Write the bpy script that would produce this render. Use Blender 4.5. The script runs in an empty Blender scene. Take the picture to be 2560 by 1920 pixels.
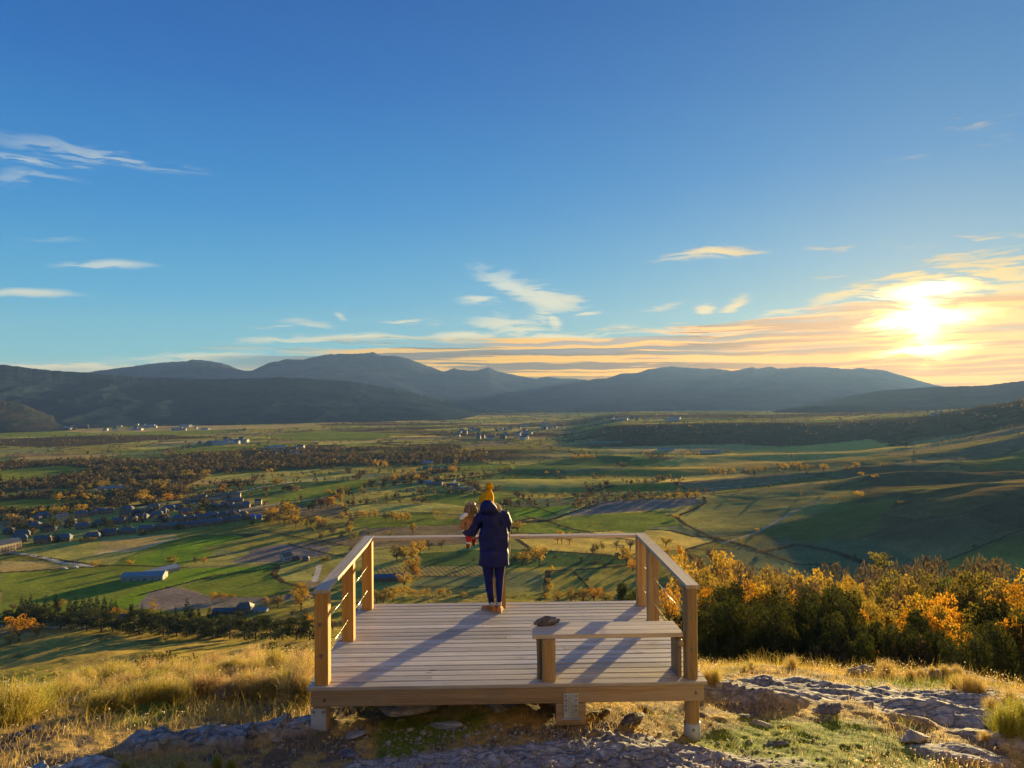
import bpy, math, random
import numpy as np
from mathutils import Vector, Matrix, Euler
random.seed(7); RNG = np.random.default_rng(7)
PI = math.pi; rad = math.radians
scn = bpy.context.scene
COL = scn.collection

# ------------------------------------------------------------------ camera
FPX = 1849.0; PITCH = .0128; ROLL = -.0077; CAMZ = 3.04
cam_d = bpy.data.cameras.new('camera'); cam = bpy.data.objects.new('camera', cam_d); COL.objects.link(cam)
cam_d.sensor_width = 36; cam_d.lens = 36 * FPX / 2560; cam_d.clip_start = .1; cam_d.clip_end = 60000
cam.matrix_world = Matrix.Translation((0, 0, CAMZ)) @ Euler((PI/2 + PITCH, 0, 0)).to_matrix().to_4x4() @ Matrix.Rotation(ROLL, 4, 'Z')
scn.camera = cam

def ray(px, py):
    """direction through a point of the 2560x1920 photograph"""
    u = px - 1280; v = py - 960; c, s = math.cos(ROLL), math.sin(ROLL)
    u, v = u*c + v*s, -u*s + v*c
    a = np.array([u, FPX*math.cos(PITCH) + v*math.sin(PITCH), FPX*math.sin(PITCH) - v*math.cos(PITCH)])
    return a / np.linalg.norm(a)
def azel(px, py):
    d = ray(px, py); return math.degrees(math.atan2(d[0], d[1])), math.degrees(math.asin(d[2]))
K = 2560 / 2212.0
def azelK(x, y): return azel(x*K, y*K)

SUN_AZ, SUN_EL = azel(2309, 815)

# ------------------------------------------------------------------ light
sun_d = bpy.data.lights.new('sun', 'SUN'); sun = bpy.data.objects.new('sun', sun_d); COL.objects.link(sun)
sun_d.energy = 5.0; sun_d.angle = rad(.55); sun_d.color = (1, .72, .30)
sd = Vector((math.sin(rad(SUN_AZ))*math.cos(rad(SUN_EL)), math.cos(rad(SUN_AZ))*math.cos(rad(SUN_EL)), math.sin(rad(SUN_EL))))
sun.rotation_euler = sd.to_track_quat('Z', 'Y').to_euler()
scn.view_settings.view_transform = 'Standard'; scn.view_settings.look = 'None'
scn.view_settings.exposure = 2.3; scn.view_settings.gamma = 1
scn.render.engine = 'CYCLES'
cy = scn.cycles
cy.use_denoising = True; cy.max_bounces = 6; cy.diffuse_bounces = 2; cy.glossy_bounces = 2
cy.transmission_bounces = 3; cy.volume_bounces = 1; cy.transparent_max_bounces = 6
cy.volume_max_steps = 64; cy.sample_clamp_indirect = 4

class NT:
    """small helper to write node trees"""
    def __init__(s, tree): s.t = tree; tree.nodes.clear()
    def n(s, typ, **kw):
        nd = s.t.nodes.new(typ)
        for k, v in kw.items(): setattr(nd, k, v)
        return nd
    def put(s, sock, v):
        if isinstance(v, bpy.types.NodeSocket): s.t.links.new(v, sock)
        elif v is not None:
            if hasattr(sock.default_value, '__len__') and not hasattr(v, '__len__'): v = [v]*len(sock.default_value)
            if hasattr(sock.default_value, '__len__') and len(sock.default_value) == 4 and len(v) == 3: v = (*v, 1)
            sock.default_value = v
    def m(s, op, a, b=None, c=None, clamp=False):
        nd = s.n('ShaderNodeMath', operation=op, use_clamp=clamp)
        for i, v in enumerate((a, b, c)):
            if v is not None: s.put(nd.inputs[i], v)
        return nd.outputs[0]
    def vm(s, op, a, b=None, out=0):
        nd = s.n('ShaderNodeVectorMath', operation=op); s.put(nd.inputs[0], a)
        if b is not None: s.put(nd.inputs[3 if op == 'SCALE' else 1], b)
        return nd.outputs[out]
    def mix(s, f, a, b, mode='MIX', clamp=False):
        nd = s.n('ShaderNodeMix', data_type='RGBA', blend_type=mode); nd.clamp_result = clamp
        s.put(nd.inputs[0], f); s.put(nd.inputs[6], a); s.put(nd.inputs[7], b); return nd.outputs[2]
    def noise(s, vec, scale, detail=4, rough=.55, dist=0, dim='3D', out=0):
        nd = s.n('ShaderNodeTexNoise', noise_dimensions=dim)
        s.put(nd.inputs['Vector'], vec); nd.inputs['Scale'].default_value = scale; nd.inputs['Detail'].default_value = detail
        nd.inputs['Roughness'].default_value = rough; nd.inputs['Distortion'].default_value = dist; return nd.outputs[out]
    def mr(s, v, a, b, c=0., d=1., smooth=True):
        nd = s.n('ShaderNodeMapRange', interpolation_type='SMOOTHSTEP' if smooth else 'LINEAR')
        for i, q in enumerate((v, a, b, c, d)): s.put(nd.inputs[i], q)
        return nd.outputs[0]
    def mapping(s, vec, loc=(0,0,0), rot=(0,0,0), sc=(1,1,1), typ='POINT'):
        nd = s.n('ShaderNodeMapping', vector_type=typ); s.put(nd.inputs[0], vec)
        nd.inputs[1].default_value = loc; nd.inputs[2].default_value = rot; nd.inputs[3].default_value = sc; return nd.outputs[0]
    def ramp(s, f, stops, interp='LINEAR'):
        nd = s.n('ShaderNodeValToRGB'); s.put(nd.inputs[0], f); cr = nd.color_ramp; cr.interpolation = interp
        while len(cr.elements) < len(stops): cr.elements.new(.5)
        for e, (p, c) in zip(cr.elements, stops): e.position = p; e.color = (*c, 1)
        return nd.outputs[0]

# ------------------------------------------------------------------ sky (world)
def srgb(r, g, b): return tuple((v/255/12.92 if v/255 <= .04045 else ((v/255+.055)/1.055)**2.4) for v in (r, g, b))
def build_world():
    w = bpy.data.worlds.new('World'); scn.world = w; w.use_nodes = True; t = NT(w.node_tree)
    out = t.n('ShaderNodeOutputWorld'); bg = t.n('ShaderNodeBackground'); t.put(out.inputs[0], bg.outputs[0])
    WS = .12; bg.inputs[1].default_value = WS
    EXP = 2 ** scn.view_settings.exposure
    q = 1 / (WS * EXP)                       # brings a display colour into world units
    def D(r, g, b, k=1): return tuple(v*q*k for v in srgb(r, g, b))
    sky = t.n('ShaderNodeTexSky', sky_type='NISHITA'); sky.sun_disc = False
    sky.sun_elevation = rad(SUN_EL); sky.sun_rotation = rad(SUN_AZ); sky.altitude = 1200; sky.air_density = 1.0; sky.dust_density = .6; sky.ozone_density = 2.2
    tc = t.n('ShaderNodeTexCoord'); d = t.vm('NORMALIZE', tc.outputs['Generated'])
    sep = t.n('ShaderNodeSeparateXYZ'); t.put(sep.inputs[0], d); X, Y, Z = sep.outputs
    az = t.m('MULTIPLY', t.m('ARCTAN2', X, Y), 180/PI); el = t.m('MULTIPLY', t.m('ARCSINE', Z), 180/PI)
    ae = t.n('ShaderNodeCombineXYZ'); t.put(ae.inputs[0], az); t.put(ae.inputs[1], el); ae = ae.outputs[0]
    # clear sky: the Nishita sky graded towards the photograph's deep blue
    base = t.mix(1, sky.outputs[0], SKYMUL, 'MULTIPLY')
    # thin haze colours near the horizon, warmer towards the sun
    ts = t.mr(az, -38, SUN_AZ, 0, 1, False)
    grad = t.ramp(t.mr(el, 0, 32, 0, 1, False), [(0, srgb(160,188,176)), (.10, srgb(112,186,196)), (.22, srgb(70,166,206)), (.42, srgb(30,134,200)), (.7, srgb(0,100,180)), (1, srgb(0,78,156))])
    gradw = t.ramp(t.mr(el, 0, 32, 0, 1, False), [(0, srgb(235,160,60)), (.12, srgb(160,170,130)), (.3, srgb(112,156,178)), (.5, srgb(66,132,184)), (1, srgb(26,92,160))])
    g = t.mix(t.m('POWER', ts, 2.2), grad, gradw); g = t.vm('SCALE', g, q)
    col = t.mix(SKYMIX, base, g)
    # angular distance from the sun
    sdir = tuple(sd); ca = t.vm('DOT_PRODUCT', d, sdir, out=1); sa = t.m('MULTIPLY', t.m('ARCCOSINE', t.m('MINIMUM', ca, 1)), 180/PI)
    near = t.mr(sa, 32, 3, 0, 1)
    glow = t.m('EXPONENT', t.m('MULTIPLY', sa, -.16))
    col = t.mix(1, col, t.vm('SCALE', D(255, 150, 40, .12), glow), 'ADD')
    # streaky cirrus: one warped noise, shown only inside hand-placed patches
    wn = t.noise(t.mapping(ae, sc=(.12, .35, 1)), 1, 3, .5, out=1)
    wv = t.vm('ADD', ae, t.vm('SCALE', t.vm('SUBTRACT', wn, (.5, .5, .5)), 2.2))
    streak = t.noise(t.mapping(wv, rot=(0, 0, rad(-7)), sc=(.22, 2.1, 1)), 1, 7, .62)
    streak2 = t.noise(t.mapping(wv, rot=(0, 0, rad(-10)), sc=(.5, 4.2, 1)), 1, 6, .6)
    st = t.m('ADD', t.m('MULTIPLY', streak, .6), t.m('MULTIPLY', streak2, .4))
    patches = [  # x, y in the 2212-wide view; half-length, half-height in degrees; tilt; strength
        (210,338,6.3,.45,-2,.5),(60,352,4.0,.32,2,.6),(60,392,3.0,.35,0,.35),(230,578,2.9,.30,0,.8),(60,634,3.0,.27,4,.85),(120,508,1.8,.25,0,.2),
        (1535,545,4.2,.42,1,1.),(1100,612,3.0,.7,-24,1.0),(1165,638,3.6,.95,-14,1.1),(1210,655,2.0,.5,10,.8),(1172,676,1.0,1.1,-40,.8),
        (1035,654,1.7,.42,0,1.),(1080,684,.8,.28,0,.6),(1265,676,1.2,.16,3,1.),(1128,712,2.4,.5,0,.9),(1335,712,2.4,.4,0,.8),
        (870,693,1.9,.2,0,.9),(670,698,1.9,.34,-8,.6),(735,680,.6,.2,-25,.8),(930,697,1.2,.25,-4,.4),(570,711,1.4,.12,0,.4),(620,709,.8,.12,0,.5),
        (1522,661,.8,.55,15,1.1),(1582,655,1.1,.45,25,1.),(1440,655,1.7,.28,12,.7),(1300,640,.5,.12,5,.5),(1780,604,1.9,.2,7,.7),(1800,528,2.4,.22,-6,.5),
        (2080,522,4.5,.28,-1,.55),(2120,262,3.2,.35,-1,.3),(2000,324,6,.3,1,.2),(2000,612,6.6,1.1,16,1.),(2120,590,5.5,.8,12,1.),(1900,668,6.4,.7,5,1.),(1780,680,2.4,.4,3,.9),
        (2160,640,5,1.2,8,1.1),(2060,640,5,1.0,8,1.1),(2180,670,3.5,.7,0,1.),
        (1060,596,1.6,.3,-20,.7),(1125,625,2.6,.55,-22,1.1),(1225,640,1.6,.35,-6,1.),(1190,690,1.0,.5,-60,1.),(1090,700,3.2,.35,0,.9),(760,735,6,.3,2,.9),(620,742,4,.25,2,.7),(1000,724,3.5,.35,3,1.),(1200,727,4,.4,2,1.),(1430,712,3,.3,3,.9),(1560,706,3,.2,4,.9),
        (150,790,6,.35,0,.8),(420,772,5,.3,0,.7),(1700,676,2.2,.3,3,.9),(1840,640,3.5,.5,14,1.),(1960,590,5,.5,14,.9),(2140,610,4.5,.9,10,1.1),(2190,560,3,.5,10,.7),(2050,560,4,.35,12,.6)]
    acc = None
    for (px, py, a, b, rot, k) in patches:
        A, E = azelK(px, py)
        L = t.vm('LENGTH', t.mapping(wv, loc=(A, E, 0), rot=(0, 0, rad(rot)), sc=(a*1.15, b*1.35, 1e6), typ='TEXTURE'), out=1)
        mk = t.m('MULTIPLY', t.mr(L, 1.25, .1, 0, 1), k)
        acc = mk if acc is None else t.m('MAXIMUM', acc, mk)
    cir = t.m('MULTIPLY', acc, t.mr(t.m('ADD', st, t.m('SUBTRACT', t.m('MULTIPLY', acc, .12), t.m('MULTIPLY', near, .055))), .48, .58), clamp=True)
    ccol = t.mix(near, D(232, 234, 214, .95), D(255, 200, 70, 1.25))
    ccol = t.mix(t.mr(el, 9, 4, 0, .7), ccol, D(255, 232, 168, 1.05))
    col = t.mix(t.m('MULTIPLY', cir, .88), col, ccol)
    # low bank of layered cloud: golden light between mauve streaks
    tilt = t.m('SUBTRACT', el, t.m('MULTIPLY', t.m('ADD', az, 8), .055))      # the bank's top climbs to the right
    wb = t.vm('ADD', ae, t.vm('SCALE', t.vm('SUBTRACT', wn, (.5, .5, .5)), .7))
    bn = t.noise(t.mapping(wb, rot=(0, 0, rad(-3)), sc=(.045, 1.3, 1)), 1, 8, .62)
    bn2 = t.noise(t.mapping(wb, loc=(3, 7, 0), rot=(0, 0, rad(-2.4)), sc=(.04, 1.9, 1)), 1, 8, .64)
    bank = t.m('MULTIPLY', t.mr(t.m('ADD', tilt, t.m('MULTIPLY', t.m('SUBTRACT', bn, .5), 5.5)), 4.0, 3.3, 0, 1), t.mr(az, -30, -10, 0, 1))
    gold = t.ramp(t.mr(sa, 0, 60, 0, 1, False), [(0, srgb(255,178,0)), (.12, srgb(255,168,0)), (.28, srgb(255,174,0)), (.5, srgb(250,184,10)), (1, srgb(220,190,130))])
    gold = t.vm('SCALE', gold, t.m('MULTIPLY', t.mr(sa, 34, 6, 1.15, 1.75), q))
    mauve = t.ramp(t.mr(sa, 0, 60, 0, 1, False), [(0, srgb(205,125,0)), (.2, srgb(150,100,20)), (.45, srgb(104,92,80)), (1, srgb(92,112,134))])
    mauve = t.vm('SCALE', mauve, q)
    bcol = t.mix(t.m('MULTIPLY', t.mr(bn2, .46, .53, 0, 1), t.mr(sa, 5, 18, .6, .9)), gold, mauve)
    col = t.mix(t.m('MULTIPLY', bank, t.mr(bn, .30, .46, .55, 1)), col, bcol)
    peach = t.m('MULTIPLY', t.mr(el, 2.6, 1.2, 0, 1), t.mr(az, 0, -14, 0, .75))
    col = t.mix(t.m('MULTIPLY', peach, t.mr(bn, .38, .6)), col, D(244, 204, 150))
    # two long darker bands
    for (x0, y0, x1, y1, hh, k) in [(880,748,1880,714,.24,.8),(980,765,1760,748,.22,.5),(1880,752,1660,762,.3,.5)]:
        A0, E0 = azelK(x0, y0); A1, E1 = azelK(x1, y1)
        L = t.vm('LENGTH', t.mapping(wv, loc=((A0+A1)/2, (E0+E1)/2, 0), rot=(0, 0, math.atan2(E1-E0, A1-A0)), sc=(abs(A1-A0)*.55, hh, 1e6), typ='TEXTURE'), out=1)
        col = t.mix(t.m('MULTIPLY', t.mr(L, 1.15, .5, 0, 1), k), col, t.mix(near, D(150, 148, 156), D(190, 160, 110)))
    # burnt-out glare round the sun behind thin cloud
    for (px, py, a, b, k) in [(1998,694,3.8,.95,14.),(1998,634,3.0,.6,11.),(1998,762,3.3,.5,11.),(2000,705,8.0,2.6,.05),(1905,701,2.6,.2,2.),(2090,672,2.6,.3,3.),(1998,697,1.7,2.5,10.)]:
        A, E = azelK(px, py)
        L = t.vm('LENGTH', t.mapping(wv, loc=(A, E, 0), rot=(0, 0, rad(3)), sc=(a, b, 1e6), typ='TEXTURE'), out=1)
        gl = t.m('EXPONENT', t.m('MULTIPLY', t.m('POWER', L, 2.0), -2.4))
        gl = t.m('MULTIPLY', gl, t.mr(t.m('ADD', streak2, t.m('MULTIPLY', gl, .25)), .44, .60, .10, 1))
        col = t.mix(1, col, t.vm('SCALE', D(255, 214, 120, k*.75), gl), 'ADD')
    t.put(bg.inputs[0], col)
    w.cycles.sampling_method = 'MANUAL'; w.cycles.sample_map_resolution = 1024
SKYMUL = (.8, 1.0, 1.25); SKYMIX = .97
build_world()

# ------------------------------------------------------------------ helpers
def tag(o, label=None, cat=None, group=None, kind=None):
    for k, v in (('label', label), ('category', cat), ('group', group), ('kind', kind)):
        if v: o[k] = v
    return o
def empty(name, loc, rz=0):
    o = bpy.data.objects.new(name, None); COL.objects.link(o); o.location = loc; o.rotation_euler = (0, 0, rz); o.empty_display_size = .3
    return o
def npmesh(name, V, F, attrs=None, smooth=False, mat=None, uv=None):
    me = bpy.data.meshes.new(name); V = np.asarray(V, np.float32); F = np.asarray(F, np.int32); k = F.shape[1]
    me.vertices.add(len(V)); me.vertices.foreach_set('co', V.ravel())
    me.loops.add(F.size); me.loops.foreach_set('vertex_index', F.ravel())
    me.polygons.add(len(F)); me.polygons.foreach_set('loop_start', np.arange(0, F.size, k, dtype=np.int32)); me.polygons.foreach_set('loop_total', np.full(len(F), k, np.int32))
    for nm, arr in (attrs or {}).items():
        arr = np.asarray(arr, np.float32)
        if arr.ndim == 2:
            a = me.attributes.new(nm, 'FLOAT_COLOR', 'POINT'); a.data.foreach_set('color', np.c_[arr[:, :3], np.ones(len(arr))].astype(np.float32).ravel())
        else:
            a = me.attributes.new(nm, 'FLOAT', 'POINT'); a.data.foreach_set('value', arr)
    if uv is not None:
        l = me.uv_layers.new(name='UVMap'); l.data.foreach_set('uv', np.asarray(uv, np.float32).ravel())
    if smooth: me.polygons.foreach_set('use_smooth', np.ones(len(F), bool))
    if mat: me.materials.append(mat)
    me.update(calc_edges=True)
    return me
def link(name, me, parent=None, loc=None):
    o = bpy.data.objects.new(name, me); COL.objects.link(o)
    if parent: o.parent = parent
    if loc is not None: o.location = loc
    return o
def hash2(ix, iy, s=0):
    h = (ix.astype(np.int64)*374761393 + iy.astype(np.int64)*668265263 + s*1442695040888963) & 0xffffffff
    h = ((h ^ (h >> 13)) * 1274126177) & 0xffffffff
    return ((h ^ (h >> 16)) & 0xffffff) / float(0xffffff)
def vnoise(x, y, s=0):
    ix = np.floor(x); iy = np.floor(y); fx = x-ix; fy = y-iy; fx = fx*fx*(3-2*fx); fy = fy*fy*(3-2*fy)
    ix = ix.astype(np.int64); iy = iy.astype(np.int64)
    a = hash2(ix, iy, s); b = hash2(ix+1, iy, s); c = hash2(ix, iy+1, s); d = hash2(ix+1, iy+1, s)
    return (a*(1-fx)+b*fx)*(1-fy) + (c*(1-fx)+d*fx)*fy
def fbm(x, y, s=0, n=4, g=.5):
    v = 0; a = 1; t = 0
    for i in range(n): v = v + a*(vnoise(x, y, s+i*17)-.5); t += a*.5; x = x*2.03+7.1; y = y*2.03+3.7; a *= g
    return v/t
def sst(x, a, b): t = np.clip((x-a)/(b-a), 0, 1); return t*t*(3-2*t)

def new_mat(name):
    m = bpy.data.materials.new(name); m.use_nodes = True; t = NT(m.node_tree)
    o = t.n('ShaderNodeOutputMaterial'); return m, t, o
def principled(t, o, col, rough=.8, spec=.3, bump=None, bstr=.3, bdist=.02, metal=0):
    p = t.n('ShaderNodeBsdfPrincipled'); t.put(p.inputs['Base Color'], col); t.put(p.inputs['Roughness'], rough)
    p.inputs['Specular IOR Level'].default_value = spec; t.put(p.inputs['Metallic'], metal)
    if bump is not None:
        b = t.n('ShaderNodeBump'); b.inputs['Strength'].default_value = bstr; b.inputs['Distance'].default_value = bdist
        t.put(b.inputs['Height'], bump); t.put(p.inputs['Normal'], b.outputs[0])
    t.put(o.inputs[0], p.outputs[0]); return p
# ------------------------------------------------------------------ terrain
VZ = -147.0
PR = np.array([0, 2, 4, 6, 7.6, 10, 12, 13.5, 15, 17, 20, 30, 40, 70, 100, 150, 230, 300, 400, 480, 560, 1e6])
PZ = np.array([1.3, .75, .12, -.42, -.52, -.82, -1.25, -1.65, -2.35, -3.5, -5.6, -11, -16, -27.5, -38, -51.5, -73, -94, -124, -140, -147, -147])
_r = np.concatenate([np.linspace(0, 40, 800), np.linspace(40.1, 900, 4000)]); _z = np.interp(_r, PR, PZ)
def _smooth(z, k):
    ker = np.hanning(k+2)[1:-1]; ker /= ker.sum(); p = np.pad(z, k//2, mode='edge'); return np.convolve(p, ker, 'valid')[:len(z)]
_z = np.concatenate([_smooth(_z[:800], 25), _smooth(_z[800:], 121)])
def H(x, y, detail=True):
    x = np.asarray(x, float); y = np.asarray(y, float)
    r = np.hypot(x, y); az = np.degrees(np.arctan2(x, y))
    z = np.interp(r, _r, _z)
    # knoll: the ground climbs a little to the right and bulges under the deck
    kn = sst(r, 26, 12)
    z = z + kn*(-.10*sst(x, 1, 3)*sst(y, 6, 7.5)*sst(x, 5, 3) + .08*np.exp(-((x-.1)/1.3)**2-((y-8.0)/.8)**2) + .10*sst(x, -1.8, -3.2)
                + .22*sst(x, 4.5, 7.5)*sst(y, 7, 11) + .12*fbm(x*.35, y*.35, 3, 3))
    z = z + .13*np.exp(-((x+2.1)/.7)**2-((y-7.95)/.5)**2) - .09*np.exp(-((x-1.95)/.45)**2-((y-7.85)/.45)**2)
    z = z + .36*np.exp(-np.abs((x+.75)/1.5)**3-np.abs((y-9.35)/1.05)**3)
    # slope relief
    sl = sst(r, 30, 90)*sst(r, 620, 430)
    z = z + sl*(5*fbm(x/90, y/90, 11, 4) + 1.2*fbm(x/18, y/18, 12, 3))
    # valley floor
    vf = sst(r, 560, 800)
    rt = sst(az, -8, 6)
    wx = x + 60*fbm(x/420, y/420, 21, 2)*2; wy = y + 60*fbm(x/420+9, y/420, 22, 2)*2
    ph = (wy*.97 + wx*.10)/235*2*PI
    amp = 4.6*rt*sst(r, 900, 1150)*sst(r, 2100, 1700) + .35
    z = z + vf*(amp*np.sin(ph)*(.75+.5*fbm(x/300, y/300, 23, 2)) + 3.4*fbm(x/260, y/260, 24, 4)*(.38+.62*rt) + .7*fbm(x/40, y/60, 25, 3))
    # wooded hillside on the right
    cr = 1010 - (az-20)*9
    hb = np.where(r < cr, sst(r, cr-330, cr), sst(r, cr+900, cr)*.5+.5*sst(r, cr+2600, cr+300))
    z = z + hb*(46*sst(az, 12, 36)+16*sst(az, 33, 60))*(1+.22*fbm(x/130, y/130, 31, 4))*sst(az, 9, 17)
    # wooded terrace with a village on top
    tr = 2050 + 120*fbm(az/9, az*0, 33, 2)
    te = sst(r, tr, tr+520)*sst(az, 3.5, 9)*sst(r, 6200, 3600)
    z = z + te*(42+14*sst(az, 18, 34))*(1+.10*fbm(x/200, y/200, 34, 3))
    # second spur above the hillside at the picture's right edge
    z = z + 75*np.exp(-((az-39)/7.5)**2)*sst(r, 1250, 1900)*sst(r, 4500, 2600)
    # low swells far out on the left
    z = z + sst(r, 1900, 2600)*sst(az, 2, -6)*(5*fbm(x/500, y/240, 41, 3)+2)
    if detail:
        rk = ROCK(x, y)
        u = x*.86-y*.5; v = x*.5+y*.86; v2 = v+.25*fbm(u*.7, v*.7, 50, 3)
        n1 = fbm(u*.55, v2*2.1, 51, 5, .55); st = (v2*1.9+.5*fbm(u*.8, v*.8, 55, 3)) % 1.0; step = .10*(st-.5)*(vnoise(u*.9, v2*1.9, 56) > .35)
        z = z + rk*(.06+.15*n1+step+.028*fbm(u*4, v*9, 52, 4, .6))*np.where(np.abs(x) < 2.4, .5, 1)*sst(r, 24, 15)
        z = z + sst(r, 24, 15)*(.045*fbm(x*2.2, y*2.2, 53, 4) + .018*fbm(x*9, y*9, 54, 3))
    return z
def ROCK(x, y):
    """bedrock showing through the turf"""
    n = fbm(x*.8+3, y*.8, 61, 4)*.5
    def el(cx, cy, a, b, rot):
        c, s = math.cos(rad(rot)), math.sin(rad(rot)); u = (x-cx)*c+(y-cy)*s; v = -(x-cx)*s+(y-cy)*c
        return 1-np.hypot(u/a, v/b)
    q = np.maximum.reduce([el(4.3, 10.3, 2.2, 1.0, -12), el(5.6, 9.0, 1.9, .9, -30), el(6.0, 7.7, 1.3, .75, -35), el(4.6, 7.6, .55, .3, -20),
        el(7.2, 8.6, 1.6, .5, -10), el(3.2, 9.6, .9, .55, 0), el(7.6, 11.8, 1.5, .7, 15), el(.5, 7.0, 2.3, .5, 4), el(1.3, 7.4, .5, .25, 0),
        el(-2.9, 7.75, 1.25, .36, 12), el(-4.3, 6.9, .65, .25, 10), el(-2.6, 9.3, .35, .2, 0)])
    return sst(q + n, .02, .30)
def ground_at(px, py, r0=16):
    """first hit of the photograph's ray with the terrain"""
    d = ray(px, py); hl = math.hypot(d[0], d[1]); rr = np.concatenate([np.arange(1, 30, .05), np.geomspace(30, 16000, 3500)]); rr = rr[rr > r0]
    X = rr*d[0]/hl; Y = rr*d[1]/hl; Z = CAMZ + rr*d[2]/hl; h = H(X, Y, r0 < 15)
    i = int(np.argmax(Z < h))
    return (float(X[i]), float(Y[i]), float(h[i])) if (Z < h).any() else (float(X[-1]), float(Y[-1]), VZ)
def groundK(x, y, r0=16): return ground_at(x*K, y*K, r0)

# field colours (real ones, as albedo)
PAL = dict(green=(.175,.195,.026), fresh=(.165,.235,.018), dark=(.085,.120,.030), olive=(.28,.225,.042), pale=(.34,.29,.065), gold=(.52,.36,.07),
           straw=(.42,.29,.09), brown=(.25,.175,.08), soil=(.20,.155,.12), wood=(.075,.060,.034), teal=(.175,.180,.070), track=(.46,.40,.30))
PAL = {k: (tuple(c*1.16 for c in v) if k != 'wood' else v) for k, v in PAL.items()}
FIELDS = [  # colour, outline in the 2212-wide view (traced on the valley floor)
    ('green', [(0,1232),(130,1222),(250,1212),(345,1217),(420,1235),(300,1278),(220,1310),(0,1340)]),
    ('fresh', [(250,1218),(395,1168),(520,1160),(520,1176),(415,1188),(455,1192),(425,1210),(395,1216)]),
    ('fresh', [(395,1168),(460,1158),(520,1152),(540,1160),(430,1182),(400,1178)]),
    ('pale', [(20,1180),(190,1162),(215,1160),(210,1192),(300,1188),(240,1212),(190,1212),(60,1192),(0,1186)]),
    ('straw', [(215,1160),(380,1148),(385,1154),(300,1188),(206,1190)]),
    ('straw', [(0,1206),(60,1208),(150,1216),(130,1222),(0,1232)]),
    ('teal', [(455,1192),(540,1160),(700,1140),(690,1152),(560,1184),(480,1196)]),
    ('olive', [(430,1182),(560,1150),(800,1132),(760,1150),(620,1172),(520,1186)]),
    ('pale', [(395,1216),(470,1196),(620,1200),(590,1210)]),
    ('soil', [(490,1210),(560,1180),(620,1170),(720,1178),(700,1196),(610,1208)]),
    ('fresh', [(350,1232),(400,1222),(600,1215),(600,1222),(580,1228),(440,1245),(340,1245)]),
    ('fresh', [(230,1295),(340,1250),(460,1238),(370,1268),(320,1292),(250,1312)]),
    ('green', [(370,1268),(460,1240),(590,1228),(640,1250),(650,1262),(560,1280),(450,1282),(400,1262)]),
    ('soil', [(300,1290),(340,1268),(380,1262),(450,1282),(560,1284),(680,1272),(680,1285),(560,1300),(370,1312),(290,1306)]),
    ('pale', [(600,1218),(690,1216),(672,1248),(612,1250),(596,1236)]),
    ('olive', [(700,1216),(800,1218),(800,1250),(690,1250)]),
    ('pale', [(560,1320),(760,1265),(1060,1240),(1180,1232),(1180,1312),(760,1330)]),
    ('teal', [(900,1240),(1170,1228),(1170,1288),(880,1284),(890,1262)]),
    ('olive', [(1200,1230),(1360,1216),(1380,1290),(1300,1330),(1180,1300)]),
    ('dark', [(900,1190),(1100,1180),(1360,1200),(1350,1215),(1120,1222),(900,1222)]),
    ('green', [(0,1012),(140,1004),(190,1010),(180,1018),(60,1034),(0,1040)]),
    ('green', [(560,1082),(700,1042),(830,1030),(760,1060),(640,1082)]),
    ('pale', [(430,1030),(560,1018),(700,1010),(660,1022),(480,1036)]),
    ('dark', [(1110,1005),(1200,992),(1300,985),(1370,990),(1330,1000),(1230,1015),(1120,1022)]),
    ('gold', [(1390,1000),(1560,976),(1700,968),(1880,966),(1960,985),(1900,1000),(1600,1002)]),
    ('straw', [(1300,962),(1600,962),(1700,968),(1500,978),(1320,976)]),
    ('soil', [(1225,1110),(1300,1080),(1420,1076),(1500,1074),(1520,1084),(1400,1098),(1240,1112)]),
    ('green', [(1240,1112),(1400,1100),(1440,1100),(1420,1130),(1380,1150),(1300,1138),(1200,1122)]),
    ('pale', [(1440,1098),(1600,1086),(1760,1082),(1860,1100),(1800,1130),(1600,1150),(1480,1140)]),
    ('fresh', [(1110,1098),(1200,1092),(1240,1088),(1190,1112),(1110,1116)]),
    ('pale', [(1000,1040),(1160,1030),(1300,1030),(1290,1048),(1100,1056)]),
    ('olive', [(930,1095),(1060,1090),(1100,1110),(940,1120)]),
    ('green', [(950,1060),(1100,1062),(1150,1080),(1000,1090),(900,1076)]),
    ('teal', [(1500,1200),(1700,1160),(1900,1190),(2000,1240),(1850,1300),(1640,1260)]),
    ('green', [(1640,1150),(1800,1130),(1950,1130),(1900,1160),(1760,1180)]),
    ('straw', [(1680,1065),(1860,1056),(1860,1068),(1700,1078)]),
    ('green', [(0,932),(300,925),(520,930),(420,938),(0,944)]), ('straw', [(100,928),(420,920),(700,918),(600,926),(200,934)]),
    ('green', [(560,940),(700,930),(870,938),(800,950),(640,952)]),
]
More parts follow.
